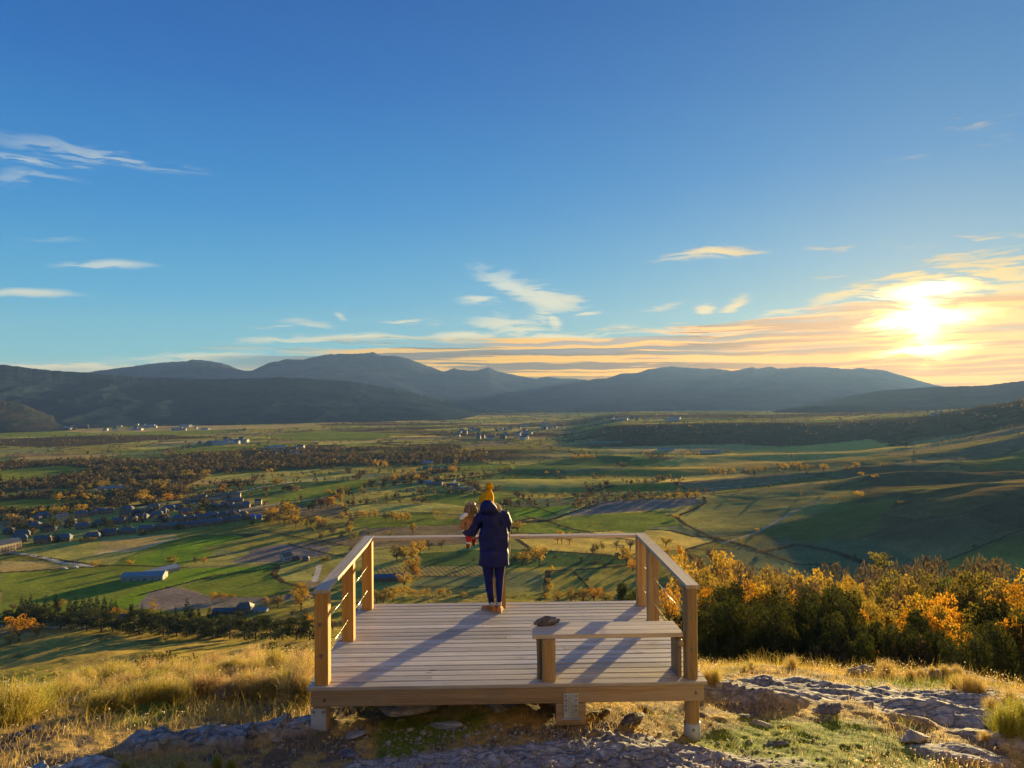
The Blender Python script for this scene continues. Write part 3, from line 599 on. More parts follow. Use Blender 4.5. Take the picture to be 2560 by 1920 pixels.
DYAW, DCX, DNY, DW, DD = .0197, -.0626, 7.7591, 4.185, 3.06
def build_deck():
    root = tag(empty('viewing_platform', (DCX, DNY, 0), DYAW), 'weathered timber viewing platform with railings on three sides at the hill edge', 'platform')
    d = MB(); nb = 21; pitch = DD/nb
    for i in range(nb):
        y = pitch*(i+.5); j = random.uniform(-.004, .004)
        z = -.021 + random.uniform(-.0012, .0012)
        w = pitch-.020+random.uniform(-.0015, .0015)
        if i == 0:   # front board: butt joint like the rest of the deck's longer runs
            d.beam((-DW/2, y, z), (DW/2, y, z), w, .042, .005, segs=6)
        else:
            cut = [(.0, None), (-.75, .8), (.62, None), (-.3, 1.1), (None, None)][i % 5][0]
            xs = [-DW/2+j] + ([cut+random.uniform(-.08, .08)] if cut is not None and i % 3 == 1 else []) + [DW/2+random.uniform(-.004, .004)]
            for a, b in zip(xs[:-1], xs[1:]): d.beam((a+(.0015 if a != xs[0] else 0), y, z), (b-(.0015 if b != xs[-1] else 0), y, z), w, .042, .005, segs=5)
    d.build('decking', W_DECK, root)
    bm = MB(); bm.beam((-DW/2+.033, .045, -.127), (.594, .045, -.127), .05, .163, .003); bm.build('fascia_beam', W_BEAM, root)
    bm = MB(); bm.beam((.598, .045, -.125), (DW/2-.035, .045, -.125), .05, .163, .003); bm.build('fascia_beam', W_BEAM, root)
    for sx in (-1, 1):
        bm = MB(); bm.beam((sx*(DW/2-.065), .072, -.125), (sx*(DW/2-.065), DD-.072, -.125), .05, .16, .003); bm.build('side_beam', W_BEAM, root)
    bm = MB(); bm.beam((-DW/2+.035, DD-.045, -.125), (DW/2-.035, DD-.045, -.125), .05, .16, .003); bm.build('rear_beam', W_BEAM, root)
    bm = MB()
    for x in (-1.35, -.68, .02, .7, 1.38): bm.beam((x, .073, -.115), (x, DD-.072, -.115), .05, .14, .003)
    bm.build('joists', W_BEAM, root)
    # railing posts
    def post(x, y, mat, w=.142, zb=.0005, zt=.957, label=None):
        p = MB(); p.beam((x, y, zb), (x, y, zt), w, w, .007, up=(0,1,0), segs=6); o = p.build('railing_post', mat, root)
        if label: o['label'] = label
        return o
    def bolt(x, y, z, par, dirv=(0,-1,0), r=.013):
        b = MB(); v = Vector(dirv); b.tube([Vector((x,y,z)), Vector((x,y,z))+v*.006], r*1.5, 16); b.tube([Vector((x,y,z))+v*.0061, Vector((x,y,z))+v*.014], r, 6); b.build('bolt', M_BOLT, par, False)
    lx = -DW/2+.065+.071; rx = DW/2-.065-.08
    pl = post(lx, .131, W_AMBER); bolt(lx-.01, .0598, .634, pl); bolt(lx-.005, .0598, .307, pl)
    post(lx, 1.42+.071, W_AMBER); post(lx, 2.765+.071, W_AMBER)
    post(-.065, 2.84, W_POST)
    rb = MB(); zz = [-.0+.0005]+list(np.linspace(.08, .957, 9)); rb.tube([(rx, .135, z) for z in zz], [.0765+.0008*math.sin(k*2.1) for k in range(10)], 32); pr = rb.build('railing_post', W_POST, root); pr['label'] = 'round railing post at the near right corner'
    bolt(rx+.005, .0575, .656, pr); bolt(rx+.008, .0575, .32, pr)
    post(rx+.005, 2.0+.071, W_POST); post(rx+.005, 2.765+.071, W_POST)
    # handrails
    for x, mt in ((lx, W_RAIL), (rx+.012, W_RAIL)):
        h = MB(); h.beam((x, .045, .979), (x, DD-.072, .979), .146, .042, .005, segs=8); h.build('handrail', mt, root)
    h = MB(); h.beam((lx+.0745, DD-.146, .978), (rx+.012-.0745, DD-.146, .978), .146, .042, .005, segs=8); h.build('handrail', W_RAIL, root)
    # steel cables on both sides
    for x, ys in ((lx, (.202, 1.42, 1.562, 2.765)), (rx+.003, (.212, 2.0, 2.142, 2.765))):
        for z in (.62, .29):
            for a, b in ((ys[0], ys[1]), (ys[2], ys[3])):
                c = MB(); c.tube([(x+.02*(1 if x < 0 else -1), a, z), (x+.02*(1 if x < 0 else -1), (a+b)/2, z-.004), (x+.02*(1 if x < 0 else -1), b, z)], .0024, 8); c.build('cable', M_CABLE, root, True)
    # feet
    p = MB(); p.beam((lx-.01, .115, -.215), (lx-.01, .115, -.75), .15, .15, .006, up=(0,1,0)); f = p.build('foot_post', W_BEAM, root)
    q = MB(); q.box((lx-.026, .034, -.43), (.158, .006, .40)); q.build('post_shoe', M_GALV, f)
    for dx in (-.05, .05): bolt(lx-.022+dx, .0305, -.265, f, r=.008)
    p = MB(); p.tube([(rx+.008, .13, -.209), (rx+.008, .13, -.35), (rx+.01, .13, -.80)], .078, 28); f = p.build('foot_post', W_POST, root, False); f['label'] = 'round foot post in a steel shoe'
    q = MB(); q.tube([(rx+.008, .13, -.47), (rx+.01, .13, -.78)], .086, 28); q.build('post_shoe', M_GALV, f, True); bolt(rx+.004, .043, -.52, f, r=.010)
    p = MB(); p.box((.655, .10, -.33), (.31, .15, .23)); f = p.build('foot_block', W_BEAM, root)
    q = MB(); q.box((.655, .0150, -.235), (.155, .006, .26)); q.box((.655, .06, -.372), (.2, .12, .01)); pl = q.build('connector_plate', M_GALV, root)
    for zz2 in (-.13, -.175, -.235, -.28):
        for dx in (-.055, .055): bolt(.655+dx, .0115, zz2, pl, r=.006)
    bolt(-DW/2+.18, .0195, -.14, root, r=.010); bolt(DW/2-.12, .0195, -.12, root, r=.010)
    for x, z in ((-DW/2+.2, -1.35), (.1, -1.35), (DW/2-.2, -1.35)):
        p = MB(); p.beam((x, DD-.16, -.2), (x, DD-.16, z), .15, .15, .006, up=(0,1,0)); p.build('foot_post', W_BEAM, root)
    # bench
    br = tag(empty('bench', (DCX, DNY, 0), DYAW), 'low plank bench standing on the deck beside the round corner post', 'bench')
    sx0, sx1 = .262, rx-.083; st = MB()
    for i in range(3): st.beam((sx0+.004*i, .10+.07+i*.143, .458), (sx1-.003*i, .10+.07+i*.143, .458), .138, .046, .005, segs=4)
    st.build('seat', W_RAIL, br)
    q = MB(); q.beam((.43, .135, .0), (.43, .135, .434), .142, .14, .008, up=(0,1,0), segs=3); q.build('leg', W_POST, br)
    q = MB(); q.tube([(.332, .16, .002), (.334, .16, .2), (.33, .16, .43)], [.026, .024, .027], 12); q.beam((.332, .18, .405), (.332, .50, .405), .05, .055, .006); q.build('side_batten', W_POST, br)
    q = MB(); q.beam((rx-.113, .30, .001), (rx-.113, .30, .434), .04, .33, .01, up=(0,1,0)); q.build('end_board', W_POST, br)
    q = MB(); q.tube([(rx-.116, .06, .385), (rx-.116, .14, .36), (rx-.116, .26, .37)], [.03, .045, .045], 14); q.build('support_bracket', W_POST, br, True)
build_deck()

def mat_stone(name, c, c2, sc=18):
    m, t, o = new_mat(name); tc = t.n('ShaderNodeTexCoord'); v = tc.outputs['Object']; n = t.noise(v, sc, 6, .65); n2 = t.noise(v, sc*.25, 4)
    l = t.noise(v, sc*.8, 3, .5); col = t.mix(t.mr(n, .35, .65), c, c2); col = t.mix(t.mr(l, .60, .68, 0, .6), col, (.33,.32,.27))
    principled(t, o, col, .85, .25, t.m('ADD', n, n2), .8, .02); return m
M_STONE = mat_stone('schist', (.075,.075,.085), (.17,.165,.17)); M_STONE2 = mat_stone('grey_rock', (.20,.195,.19), (.36,.34,.31), 9)
M_SLATE = mat_stone('brown_slate', (.10,.085,.075), (.24,.20,.17), 20)
M_SLAB = mat_stone('pale_slab', (.20,.185,.165), (.34,.31,.28), 9)
def rock_mesh(name, size, seed, mat, flat=.5, sub=4, ang=.6):
    """an angular stone: a sphere cut by random planes, then roughened"""
    rs = np.random.default_rng(seed); import bmesh; bm = bmesh.new(); bmesh.ops.create_icosphere(bm, subdivisions=sub, radius=1)
    P = np.array([v.co[:] for v in bm.verts]); N = rs.normal(size=(15, 3)); N /= np.linalg.norm(N, axis=1)[:, None]; dd = rs.uniform(ang, .95, 15)
    for n_, d_ in zip(N, dd):
        k = P @ n_; m = k > d_; P[m] -= np.outer(k[m]-d_, n_)
    P *= np.array(size)/2
    P += (P/np.array(size))*(.30*min(size))*fbm(P[:, 0]*3.5/max(size)+seed, P[:, 1]*5/max(size)+P[:, 2]*9/max(size), seed, 6, .62)[:, None]
    lay = P[:, 2]/size[2]*5+P[:, 0]/size[0]*1.5; P[:, :2] *= (1+.07*np.sign(np.sin(lay*2*PI))*np.abs(np.sin(lay*2*PI))**.4)[:, None]
    for v, p in zip(bm.verts, P): v.co = p
    me = bpy.data.meshes.new(name); bm.to_mesh(me); bm.free(); me.materials.append(mat); return me
def deckpt(a, b, z): c, s = math.cos(DYAW), math.sin(DYAW); return (DCX+a*c-b*s, DNY+a*s+b*c, z)
so = link('stone', rock_mesh('stone', (.33, .10, .125), 12, M_STONE, sub=4, ang=.6), None, deckpt(.44, .42, .522)); so.rotation_euler = (.05, -.12, .22)
tag(so, 'dark flat stone lying on the left end of the bench', 'stone')

# ------------------------------------------------------------------ people
def skin(name, nodes, edges, mat, parent=None, sub=2, root=0, disp=0):
    """nodes: (x,y,z,rx,ry); a skinned, subdivided surface"""
    me = bpy.data.meshes.new(name+'_cage'); me.from_pydata([n[:3] for n in nodes], edges, []); o = bpy.data.objects.new(name, me); COL.objects.link(o)
    sm = o.modifiers.new('s', 'SKIN'); sm.use_smooth_shade = True; sm.branch_smoothing = .3
    for i, v in enumerate(me.skin_vertices[0].data): v.radius = (nodes[i][3], nodes[i][4] if len(nodes[i]) > 4 else nodes[i][3]); v.use_root = (i == root)
    ss = o.modifiers.new('u', 'SUBSURF'); ss.levels = sub; ss.render_levels = sub
    dg = bpy.context.evaluated_depsgraph_get(); dg.update(); me2 = bpy.data.meshes.new_from_object(o.evaluated_get(dg)); me2.name = name
    bpy.data.objects.remove(o); bpy.data.meshes.remove(me)
    if disp:
        co = np.zeros(len(me2.vertices)*3, np.float32); me2.vertices.foreach_get('co', co); co = co.reshape(-1, 3); no = np.array([v.normal[:] for v in me2.vertices])
        f = fbm(co[:, 0]*9+co[:, 1]*7, co[:, 2]*11+co[:, 1]*5, 5, 3); co = co+no*(disp*f)[:, None]; me2.vertices.foreach_set('co', co.astype(np.float32).ravel())
    me2.materials.clear(); me2.materials.append(mat); me2.polygons.foreach_set('use_smooth', [True]*len(me2.polygons)); me2.update()
    return link(name, me2, parent)
def loft(name, rings, mat, parent=None, n=28, ribs=0, cap=True, disp=0):
    """rings: (cx,cy,z,rx,ry)"""
    V = []; F = []
    for k, (cx, cy_, z, rx, ry) in enumerate(rings):
        for i in range(n):
            a = 2*PI*i/n; m = 1+ribs*math.cos(a*n/2)
            V.append((cx+rx*m*math.cos(a), cy_+ry*m*math.sin(a), z))
    for k in range(len(rings)-1):
        for i in range(n): j = (i+1) % n; F.append((k*n+i, k*n+j, (k+1)*n+j, (k+1)*n+i))
    me = bpy.data.meshes.new(name); V = np.array(V)
    if disp: f = fbm(V[:, 0]*9+V[:, 1]*6, V[:, 2]*10, 9, 3); V[:, 0] += disp*f; V[:, 1] += disp*f
    F = F+([tuple(reversed(range(n))), tuple(range((len(rings)-1)*n, len(rings)*n))] if cap else [])
    me.from_pydata(V.tolist(), [], F); me.materials.append(mat); me.polygons.foreach_set('use_smooth', [len(f) == 4 for f in F]); return link(name, me, parent)
def cloth(name, c, rough=.75, spec=.3, sc=60, sheen=0):
    m, t, o = new_mat(name); tc = t.n('ShaderNodeTexCoord'); n = t.noise(tc.outputs['Object'], sc, 4); n2 = t.noise(tc.outputs['Object'], 7, 4, .6)
    p = principled(t, o, t.mix(t.mr(n2, .3, .7), tuple(v*.75 for v in c), tuple(v*1.2 for v in c)), rough, spec, t.m('ADD', t.m('MULTIPLY', n, .25), n2), .45, .02)
    p.inputs['Sheen Weight'].default_value = sheen; p.inputs['Sheen Tint'].default_value = (*c, 1); return m
M_SKIN = cloth('skin', (.48,.29,.20), .55); M_JACKET = cloth('navy_jacket', (.004,.009,.095), .6, .3); M_LEG = cloth('navy_leggings', (.008,.013,.12), .8, .2, 90)
M_HAT = cloth('mustard_knit', (.62,.33,.012), .9, .1, 120, .5); M_SHOE = cloth('tan_suede', (.42,.17,.06), .85, .15); M_SOLE = cloth('shoe_sole', (.30,.24,.18), .8)
M_SOCK = cloth('pale_sock', (.5,.45,.45), .9); M_COAT = cloth('camel_coat', (.36,.19,.10), .9, .1, 70, .3); M_FLEECE = cloth('white_fleece', (.78,.76,.74), .95, .1, 80, .4)
M_HAIR = cloth('fair_hair', (.55,.38,.20), .5, .4, 150); M_HAIR2 = cloth('dark_blond_hair', (.27,.20,.13), .5, .4, 150)
M_RED = cloth('red_knit', (.5,.03,.03), .9); M_BOOT = cloth('brown_boot', (.16,.07,.03), .8)
M_TRIM = cloth('pale_lining', (.50,.42,.30), .8)

def hand_nodes(nodes, edges, wrist, pos, fwd, side, s=1., curl=.5, thumb=1):
    """adds palm, four fingers and a thumb to a skeleton; returns nothing"""
    P = Vector(pos); f = Vector(fwd).normalized(); sd_ = Vector(side).normalized(); dn = f.cross(sd_)*thumb
    nodes.append((*(P+f*.045*s), .024*s, .014*s)); pi = len(nodes)-1; edges.append((wrist, pi))
    for k, (L, off) in enumerate(((.068,.030),(.078,.010),(.072,-.011),(.058,-.031))):
        prev = pi; q = P+f*.075*s+sd_*off*s; d = f.copy()
        nodes.append((*q, .0085*s, .0085*s)); edges.append((prev, len(nodes)-1)); prev = len(nodes)-1
        for j in range(3):
            d = (d-dn*curl*.55).normalized(); q = q+d*L*s/3*(1.15-.15*j); nodes.append((*q, (.0082-.0009*j)*s, (.0082-.0009*j)*s)); edges.append((prev, len(nodes)-1)); prev = len(nodes)-1
    q = P+f*.022*s+sd_*.034*s; nodes.append((*q, .0105*s, .0105*s)); edges.append((pi, len(nodes)-1)); prev = len(nodes)-1; d = (f+sd_*.9-dn*.3).normalized()
    for j in range(2): q = q+d*.027*s; nodes.append((*q, .0092*s, .0092*s)); edges.append((prev, len(nodes)-1)); prev = len(nodes)-1; d = (d+f*.5-dn*.3).normalized()

def face(head_c, s, parent, skinm, hairm):
    """eyes on the head's far side (the person looks out over the valley)"""
    M_EYE = cloth('eye', (.05,.04,.03), .2, .6)
    for sx in (-1, 1):
        e = loft('eye', [(head_c[0]+sx*.03*s, head_c[1]+.086*s, head_c[2]+z*s, r*s, r*s*.8) for z, r in ((-.010,.004),(-.005,.010),(.004,.010),(.009,.004))], M_EYE, parent, 10)

def woman():
    X0, Y0 = -.275, 10.37
    root = tag(empty('person', (X0, Y0, .0008)), 'woman in navy jacket and mustard bobble hat holding a child at the rail', 'person')
    # body: one skinned figure from pelvis to fingertips
    N = [(0,0,.86,.15,.11),(0,0,1.0,.125,.095),(0,.01,1.2,.14,.10),(-.015,.01,1.36,.13,.085),(-.03,.01,1.43,.055,.055),(-.055,.02,1.50,.05,.05),(-.075,.03,1.57,.085,.095),(-.08,.03,1.64,.07,.08)]
    E_ = [(0,1),(1,2),(2,3),(3,4),(4,5),(5,6),(6,7)]
    def chain(start, pts):
        p = start
        for q in pts: N.append(q); E_.append((p, len(N)-1)); p = len(N)-1
        return p
    wl = chain(3, [(-.17,.01,1.37,.05,.05),(-.27,.03,1.12,.038,.038),(-.36,.16,1.10,.03,.03),(-.405,.20,1.11,.022,.022)])
    hand_nodes(N, E_, wl, (-.41,.205,1.11), (-1,.9,.1), (0,.1,1), .95, .6)
    wr = chain(3, [(.14,.01,1.37,.05,.05),(.19,.10,1.13,.038,.038),(.15,.27,1.075,.03,.03),(.14,.32,1.055,.02,.02)])
    hand_nodes(N, E_, wr, (.14,.32,1.05), (-.3,1,-.15), (-1,-.2,0), .95, .35)
    ll = chain(0, [(-.075,0,.78,.095,.09),(-.055,.01,.48,.06,.06),(-.035,.0,.28,.052,.052),(-.03,-.005,.10,.036,.036),(-.045,.03,.045,.035,.03),(-.09,.12,.03,.032,.02)])
    lr = chain(0, [(.085,0,.78,.095,.09),(.07,.01,.48,.06,.06),(.065,.0,.28,.052,.052),(.062,-.01,.10,.036,.036),(.062,.03,.045,.035,.03),(.07,.12,.03,.032,.02)])
    skin('body', N, E_, M_SKIN, root)
    face((-.075,.03,1.575), 1, root, M_SKIN, M_HAIR)
    # jacket: torso, hip and both sleeves in one surface
    JN = [(.005,-.005,.80,.225,.155),(.005,-.005,.98,.228,.155),(.005,-.005,1.16,.222,.15),(.0,-.005,1.30,.20,.135),(-.03,0,1.41,.105,.10),(-.05,.0,1.46,.07,.07)]
    JE = [(0,1),(1,2),(2,3),(3,4),(4,5)]
    JN += [(-.165,-.005,1.335,.082,.085),(-.235,.0,1.22,.074,.074),(-.285,.03,1.09,.068,.068),(-.36,.10,1.085,.056,.056),(-.42,.17,1.10,.048,.048)]; JE += [(3,6),(6,7),(7,8),(8,9),(9,10)]
    JN += [(.155,.0,1.33,.082,.085),(.195,.03,1.22,.07,.07),(.205,.10,1.11,.062,.062),(.165,.24,1.08,.05,.05),(.15,.28,1.07,.045,.045)]; JE += [(3,11),(11,12),(12,13),(13,14),(14,15)]
    skin('jacket', JN, JE, M_JACKET, root, 3, 0, .034)
    loft('jacket_skirt', [(.005,0,.645,.208,.15),(.005,0,.655,.212,.153),(.005,0,.73,.212,.15),(.005,0,.80,.212,.15),(.005,0,.90,.20,.14)], M_JACKET, root, 40, 0, True, .025)
    loft('hood', [(-.055,-.06,1.385,.125,.085),(-.055,-.095,1.42,.135,.085),(-.062,-.105,1.47,.118,.085),(-.075,-.085,1.52,.085,.07),(-.08,-.06,1.56,.05,.05),(-.08,-.04,1.575,.015,.02)], M_JACKET, root, 24, 0, True, .02)
    q = MB(); q.tube([(.205,.02,1.40),(.232,.05,1.28),(.225,.09,1.15),(.222,.06,1.0),(.224,.03,.86),(.215,.03,.76),(.20,.03,.68)], [.008,.012,.010,.009,.010,.009,.006], 8); q.build('jacket_lining', M_TRIM, root, True)
    # legs, shoes
    for nm, c, dx in (('l', [(-.09,0,.80,.10,.10),(-.083,0,.64,.084,.09),(-.066,.01,.46,.064,.072),(-.056,-.003,.30,.056,.066),(-.044,-.006,.20,.046,.052),(-.038,-.006,.115,.040,.045)], 0),
                      ('r', [(.08,0,.80,.10,.10),(.082,0,.64,.080,.09),(.078,.01,.46,.060,.072),(.076,-.003,.30,.052,.066),(.072,-.008,.20,.044,.052),(.070,-.010,.125,.038,.044)], 0)):
        loft('leggings', c, M_LEG, root, 24, 0, True, .008)
    for ox, oy, yaw, lb in ((-.052,.02,.75,'left'), (.074,.02,-.08,'right')):
        M3 = Matrix.Rotation(yaw, 3, 'Z')
        sh = [(0,-.105,.012,.001),(0,-.10,.03,.03),(0,-.06,.04,.04),(0,0,.042,.05),(0,.07,.045,.035),(0,.13,.047,.025),(0,.165,.02,.018)]
        V = []; n = 16
        prof = [(-.118,.020,.035),(-.108,.032,.075),(-.085,.036,.098),(-.05,.037,.100),(-.01,.038,.090),(.04,.043,.068),(.09,.047,.052),(.13,.043,.045),(.155,.028,.038),(.162,.01,.03)]
        for (y, hw, top) in prof:
            for i in range(n):
                a = 2*PI*i/n; x = hw*math.cos(a); zz = .022+max(0, math.sin(a))*(top-.022)+min(0, math.sin(a))*.006; v = M3 @ Vector((x, y, 0)); V.append((v.x+ox, v.y+oy, zz))
        F = [(k*n+i, k*n+(i+1) % n, (k+1)*n+(i+1) % n, (k+1)*n+i) for k in range(len(prof)-1) for i in range(n)]+[tuple(reversed(range(n))), tuple(range((len(prof)-1)*n, len(prof)*n))]
        me = bpy.data.meshes.new('shoe'); me.from_pydata(V, [], F); me.materials.append(M_SHOE); me.polygons.foreach_set('use_smooth', [True]*len(F)); so_ = link('shoe', me, root)
        V = [];
        for z in (0, .021):
            for (y, hw, top) in prof:
                v = M3 @ Vector((-hw-.003, y, 0)); V.append((v.x+ox, v.y+oy, z))
            for (y, hw, top) in reversed(prof):
                v = M3 @ Vector((hw+.003, y, 0)); V.append((v.x+ox, v.y+oy, z))
        m_ = len(prof)*2; F = [tuple(range(m_)), tuple(range(2*m_-1, m_-1, -1))]+[(i, (i+1) % m_, (i+1) % m_+m_, i+m_)[::-1] for i in range(m_)]
        me = bpy.data.meshes.new('sole'); me.from_pydata(V, [], F); me.materials.append(M_SOLE); link('sole', me, so_)
        loft('sock', [(ox-M3[0][1]*.05, oy-.05, .085, .038, .04), (ox-M3[0][1]*.05, oy-.05, .14, .037, .04)], M_SOCK, so_, 16)
    # knitted hat, bobble and hair
    hat = loft('bobble_hat', [(-.10,.02,1.505,.103,.112),(-.10,.02,1.53,.107,.116),(-.097,.02,1.56,.104,.112),(-.09,.02,1.60,.098,.105),(-.080,.018,1.635,.080,.086),(-.070,.015,1.665,.056,.060),(-.062,.012,1.688,.034,.036),(-.058,.01,1.70,.022,.022)], M_HAT, root, 56, .025)
    import bmesh; bm = bmesh.new(); bmesh.ops.create_icosphere(bm, subdivisions=3, radius=.046); rs = np.random.default_rng(3); V0 = [v.co.copy() for v in bm.verts]
    for i in range(1500):
        d = Vector(rs.normal(size=3)).normalized(); b = d*.034; t_ = Vector(rs.normal(size=3)).normalized()*.0016; e = d*rs.uniform(.050, .068)+Vector(rs.normal(size=3))*.003
        vs = [bm.verts.new(b-t_), bm.verts.new(b+t_), bm.verts.new(e)]; bm.faces.new(vs)
    me = bpy.data.meshes.new('bobble'); bm.to_mesh(me); bm.free(); me.materials.append(M_HAT); o = link('bobble', me, hat); o.location = (-.052,.01,1.742)
    def hair(name, par, mat, roots, L, n, spread, r=.0016, seed=1, droop=.5, out=(0,0,0)):
        rs = np.random.default_rng(seed); bm = bmesh.new()
        for i in range(n):
            c, rx_, ry_, rz_ = roots[rs.integers(len(roots))]; d = Vector(rs.normal(size=3)).normalized(); d.z = abs(d.z)*.7
            if d.y > .35: d.y = -d.y
            p = Vector(c)+Vector((d.x*rx_, d.y*ry_, d.z*rz_)); v = (d*.5+Vector(out)).normalized(); prev = None; sd2 = Vector((rs.normal(), rs.normal(), 0)).normalized()*r
            l = L*rs.uniform(.6, 1.1)
            for k in range(6):
                a = bm.verts.new(p-sd2*(1-k*.12)); b = bm.verts.new(p+sd2*(1-k*.12))
                if prev: bm.faces.new((prev[0], prev[1], b, a))
                prev = (a, b); v = (v+Vector((0, 0, -droop))+Vector(rs.normal(size=3))*spread).normalized(); p = p+v*l/6
        me = bpy.data.meshes.new(name); bm.to_mesh(me); bm.free(); me.materials.append(mat); return link(name, me, par)
    hair('hair', root, M_HAIR, [((-.03,.0,1.47),.09,.08,.05)], .16, 420, .22, seed=4, out=(.9,-.1,.1))
    hair('hair', root, M_HAIR, [((-.10,.04,1.50),.105,.10,.03)], .14, 300, .15, seed=5)
    # ---- child on her left arm
    cx, cy_ = -.355, .02
    ch = tag(empty('person', (X0, Y0, .0008)), 'small fair-haired child in a camel coat carried on the arm of the woman', 'person')
    N = [(-.33,.13,1.10,.075,.07),(-.33,.125,1.2,.075,.065),(-.325,.12,1.30,.07,.055),(-.32,.12,1.355,.035,.035),(-.315,.12,1.40,.06,.065),(-.315,.12,1.47,.055,.06)]
    E_ = [(0,1),(1,2),(2,3),(3,4),(4,5)]
    N += [(-.40,.11,1.30,.03,.03),(-.43,.08,1.21,.024,.024),(-.425,.10,1.15,.02,.02)]; E_ += [(2,6),(6,7),(7,8)]; hand_nodes(N, E_, 8, (-.42,.11,1.13), (.3,.6,-.6), (0,1,.3), .55, .5)
    N += [(-.25,.14,1.30,.03,.03),(-.22,.2,1.27,.024,.024),(-.2,.24,1.25,.018,.018)]; E_ += [(2,len(N)-3),(len(N)-3,len(N)-2),(len(N)-2,len(N)-1)]; hand_nodes(N, E_, len(N)-1, (-.19,.26,1.25), (.5,.6,0), (0,0,1), .55, .5)
    a = len(N); N += [(-.35,.12,1.04,.05,.05),(-.355,.09,.95,.034,.034),(-.36,.08,.89,.026,.026),(-.36,.10,.865,.024,.02)]; E_ += [(0,a),(a,a+1),(a+1,a+2),(a+2,a+3)]
    a = len(N); N += [(-.29,.17,1.04,.05,.05),(-.29,.24,.98,.034,.034),(-.29,.24,.90,.026,.026),(-.29,.27,.875,.024,.02)]; E_ += [(0,a),(a,a+1),(a+1,a+2),(a+2,a+3)]
    skin('body', N, E_, M_SKIN, ch); face((-.315,.12,1.43), .72, ch, M_SKIN, M_HAIR2)
    CN = [(-.335,.10,1.09,.10,.09),(-.34,.095,1.18,.105,.09),(-.345,.095,1.27,.10,.085),(-.335,.10,1.335,.06,.06),(-.415,.08,1.28,.052,.05),(-.445,.06,1.20,.046,.046),(-.425,.09,1.13,.038,.038),(-.25,.13,1.29,.045,.045),(-.215,.19,1.27,.036,.036)]
    skin('coat', CN, [(0,1),(1,2),(2,3),(2,4),(4,5),(5,6),(2,7),(7,8)], M_COAT, ch, 2, 0, .012)
    skin('hood', [(-.46,.045,1.285,.026),(-.435,.02,1.325,.040),(-.39,.01,1.345,.036),(-.35,.01,1.345,.028)], [(0,1),(1,2),(2,3)], M_FLEECE, ch, 2, 1, .01)
    skin('cuff', [(-.435,.075,1.125,.026),(-.42,.085,1.105,.026)], [(0,1)], M_FLEECE, ch, 2, 0)
    lg = loft('leggings', [(-.358,.085,.905,.030,.030),(-.357,.085,.94,.033,.034),(-.356,.09,.945,.034,.035),(-.354,.095,1.0,.040,.042),(-.35,.11,1.08,.055,.06)], M_RED, ch, 20)
    loft('stripe', [(-.357,.086,.925,.0345,.0345),(-.356,.088,.955,.0365,.0375)], M_FLEECE, lg, 20); loft('leggings', [(-.29,.24,.91,.03,.03),(-.29,.24,.98,.036,.036),(-.29,.19,1.05,.05,.055)], M_RED, ch, 20)
    loft('boot', [(-.36,.10,.862,.026,.045),(-.36,.098,.872,.028,.048),(-.36,.088,.895,.028,.032),(-.359,.085,.925,.031,.032)], M_BOOT, ch, 18)
    loft('boot', [(-.29,.26,.872,.026,.045),(-.29,.255,.885,.028,.046),(-.29,.242,.905,.028,.032),(-.29,.24,.93,.031,.032)], M_BOOT, ch, 18)
    loft('hair', [(-.325,.07,1.29,.05,.02),(-.325,.075,1.33,.060,.035),(-.32,.095,1.38,.066,.058),(-.318,.105,1.43,.070,.072),(-.313,.11,1.475,.064,.068),(-.309,.115,1.505,.045,.048),(-.308,.12,1.52,.018,.02)], M_HAIR2, ch, 24, 0, True, .006)
    hair('hair', ch, M_HAIR2, [((-.317,.10,1.45),.071,.074,.065)], .17, 1100, .05, .002, seed=6, droop=1.3)
    hair('hair', ch, M_HAIR, [((-.317,.11,1.45),.075,.075,.075)], .09, 60, .25, .0012, seed=8, droop=.0, out=(0,0,.8))
woman()
# ------------------------------------------------------------------ trees
def mat_leaf(name, c1, c2, tr=.5, dark=None):
    m, t, o = new_mat(name); rn = t.n('ShaderNodeAttribute', attribute_name='rnd').outputs['Fac']; oi = t.n('ShaderNodeObjectInfo')
    col = t.mix(rn, c1, c2); col = t.mix(1, col, t.mr(oi.outputs['Random'], 0, 1, .78, 1.22, False), 'MULTIPLY')
    d = t.n('ShaderNodeBsdfDiffuse'); t.put(d.inputs[0], col); tl = t.n('ShaderNodeBsdfTranslucent'); t.put(tl.inputs[0], t.mix(1, col, (1.15,1.0,.6), 'MULTIPLY'))
    mx = t.n('ShaderNodeMixShader'); mx.inputs[0].default_value = tr; t.put(mx.inputs[1], d.outputs[0]); t.put(mx.inputs[2], tl.outputs[0]); t.put(o.inputs[0], mx.outputs[0]); return m
LEAF = dict(gold=mat_leaf('golden_leaves', (.26,.175,.022), (.44,.31,.05), .42), orange=mat_leaf('orange_leaves', (.31,.155,.012), (.50,.28,.03), .42),
    yellow=mat_leaf('yellow_leaves', (.19,.15,.035), (.33,.25,.06), .4), olive=mat_leaf('olive_leaves', (.11,.11,.028), (.22,.19,.045), .4), brown=mat_leaf('brown_twigs', (.085,.068,.048), (.18,.138,.085), .28),
    pine=mat_leaf('pine_needles', (.028,.042,.016), (.075,.085,.026), .25), spruce=mat_leaf('spruce_needles', (.012,.028,.016), (.03,.05,.024), .15), green=mat_leaf('green_leaves', (.05,.08,.02), (.12,.15,.04), .4),
    dark=mat_leaf('dark_scrub', (.055,.045,.028), (.125,.095,.052), .25))
def mat_bark():
    m, t, o = new_mat('bark'); tc = t.n('ShaderNodeTexCoord'); n = t.noise(t.mapping(tc.outputs['Object'], sc=(6,6,1.2)), 3, 5, .6)
    principled(t, o, t.mix(n, (.05,.038,.028), (.19,.15,.11)), .9, .15, n, .6, .05); return m
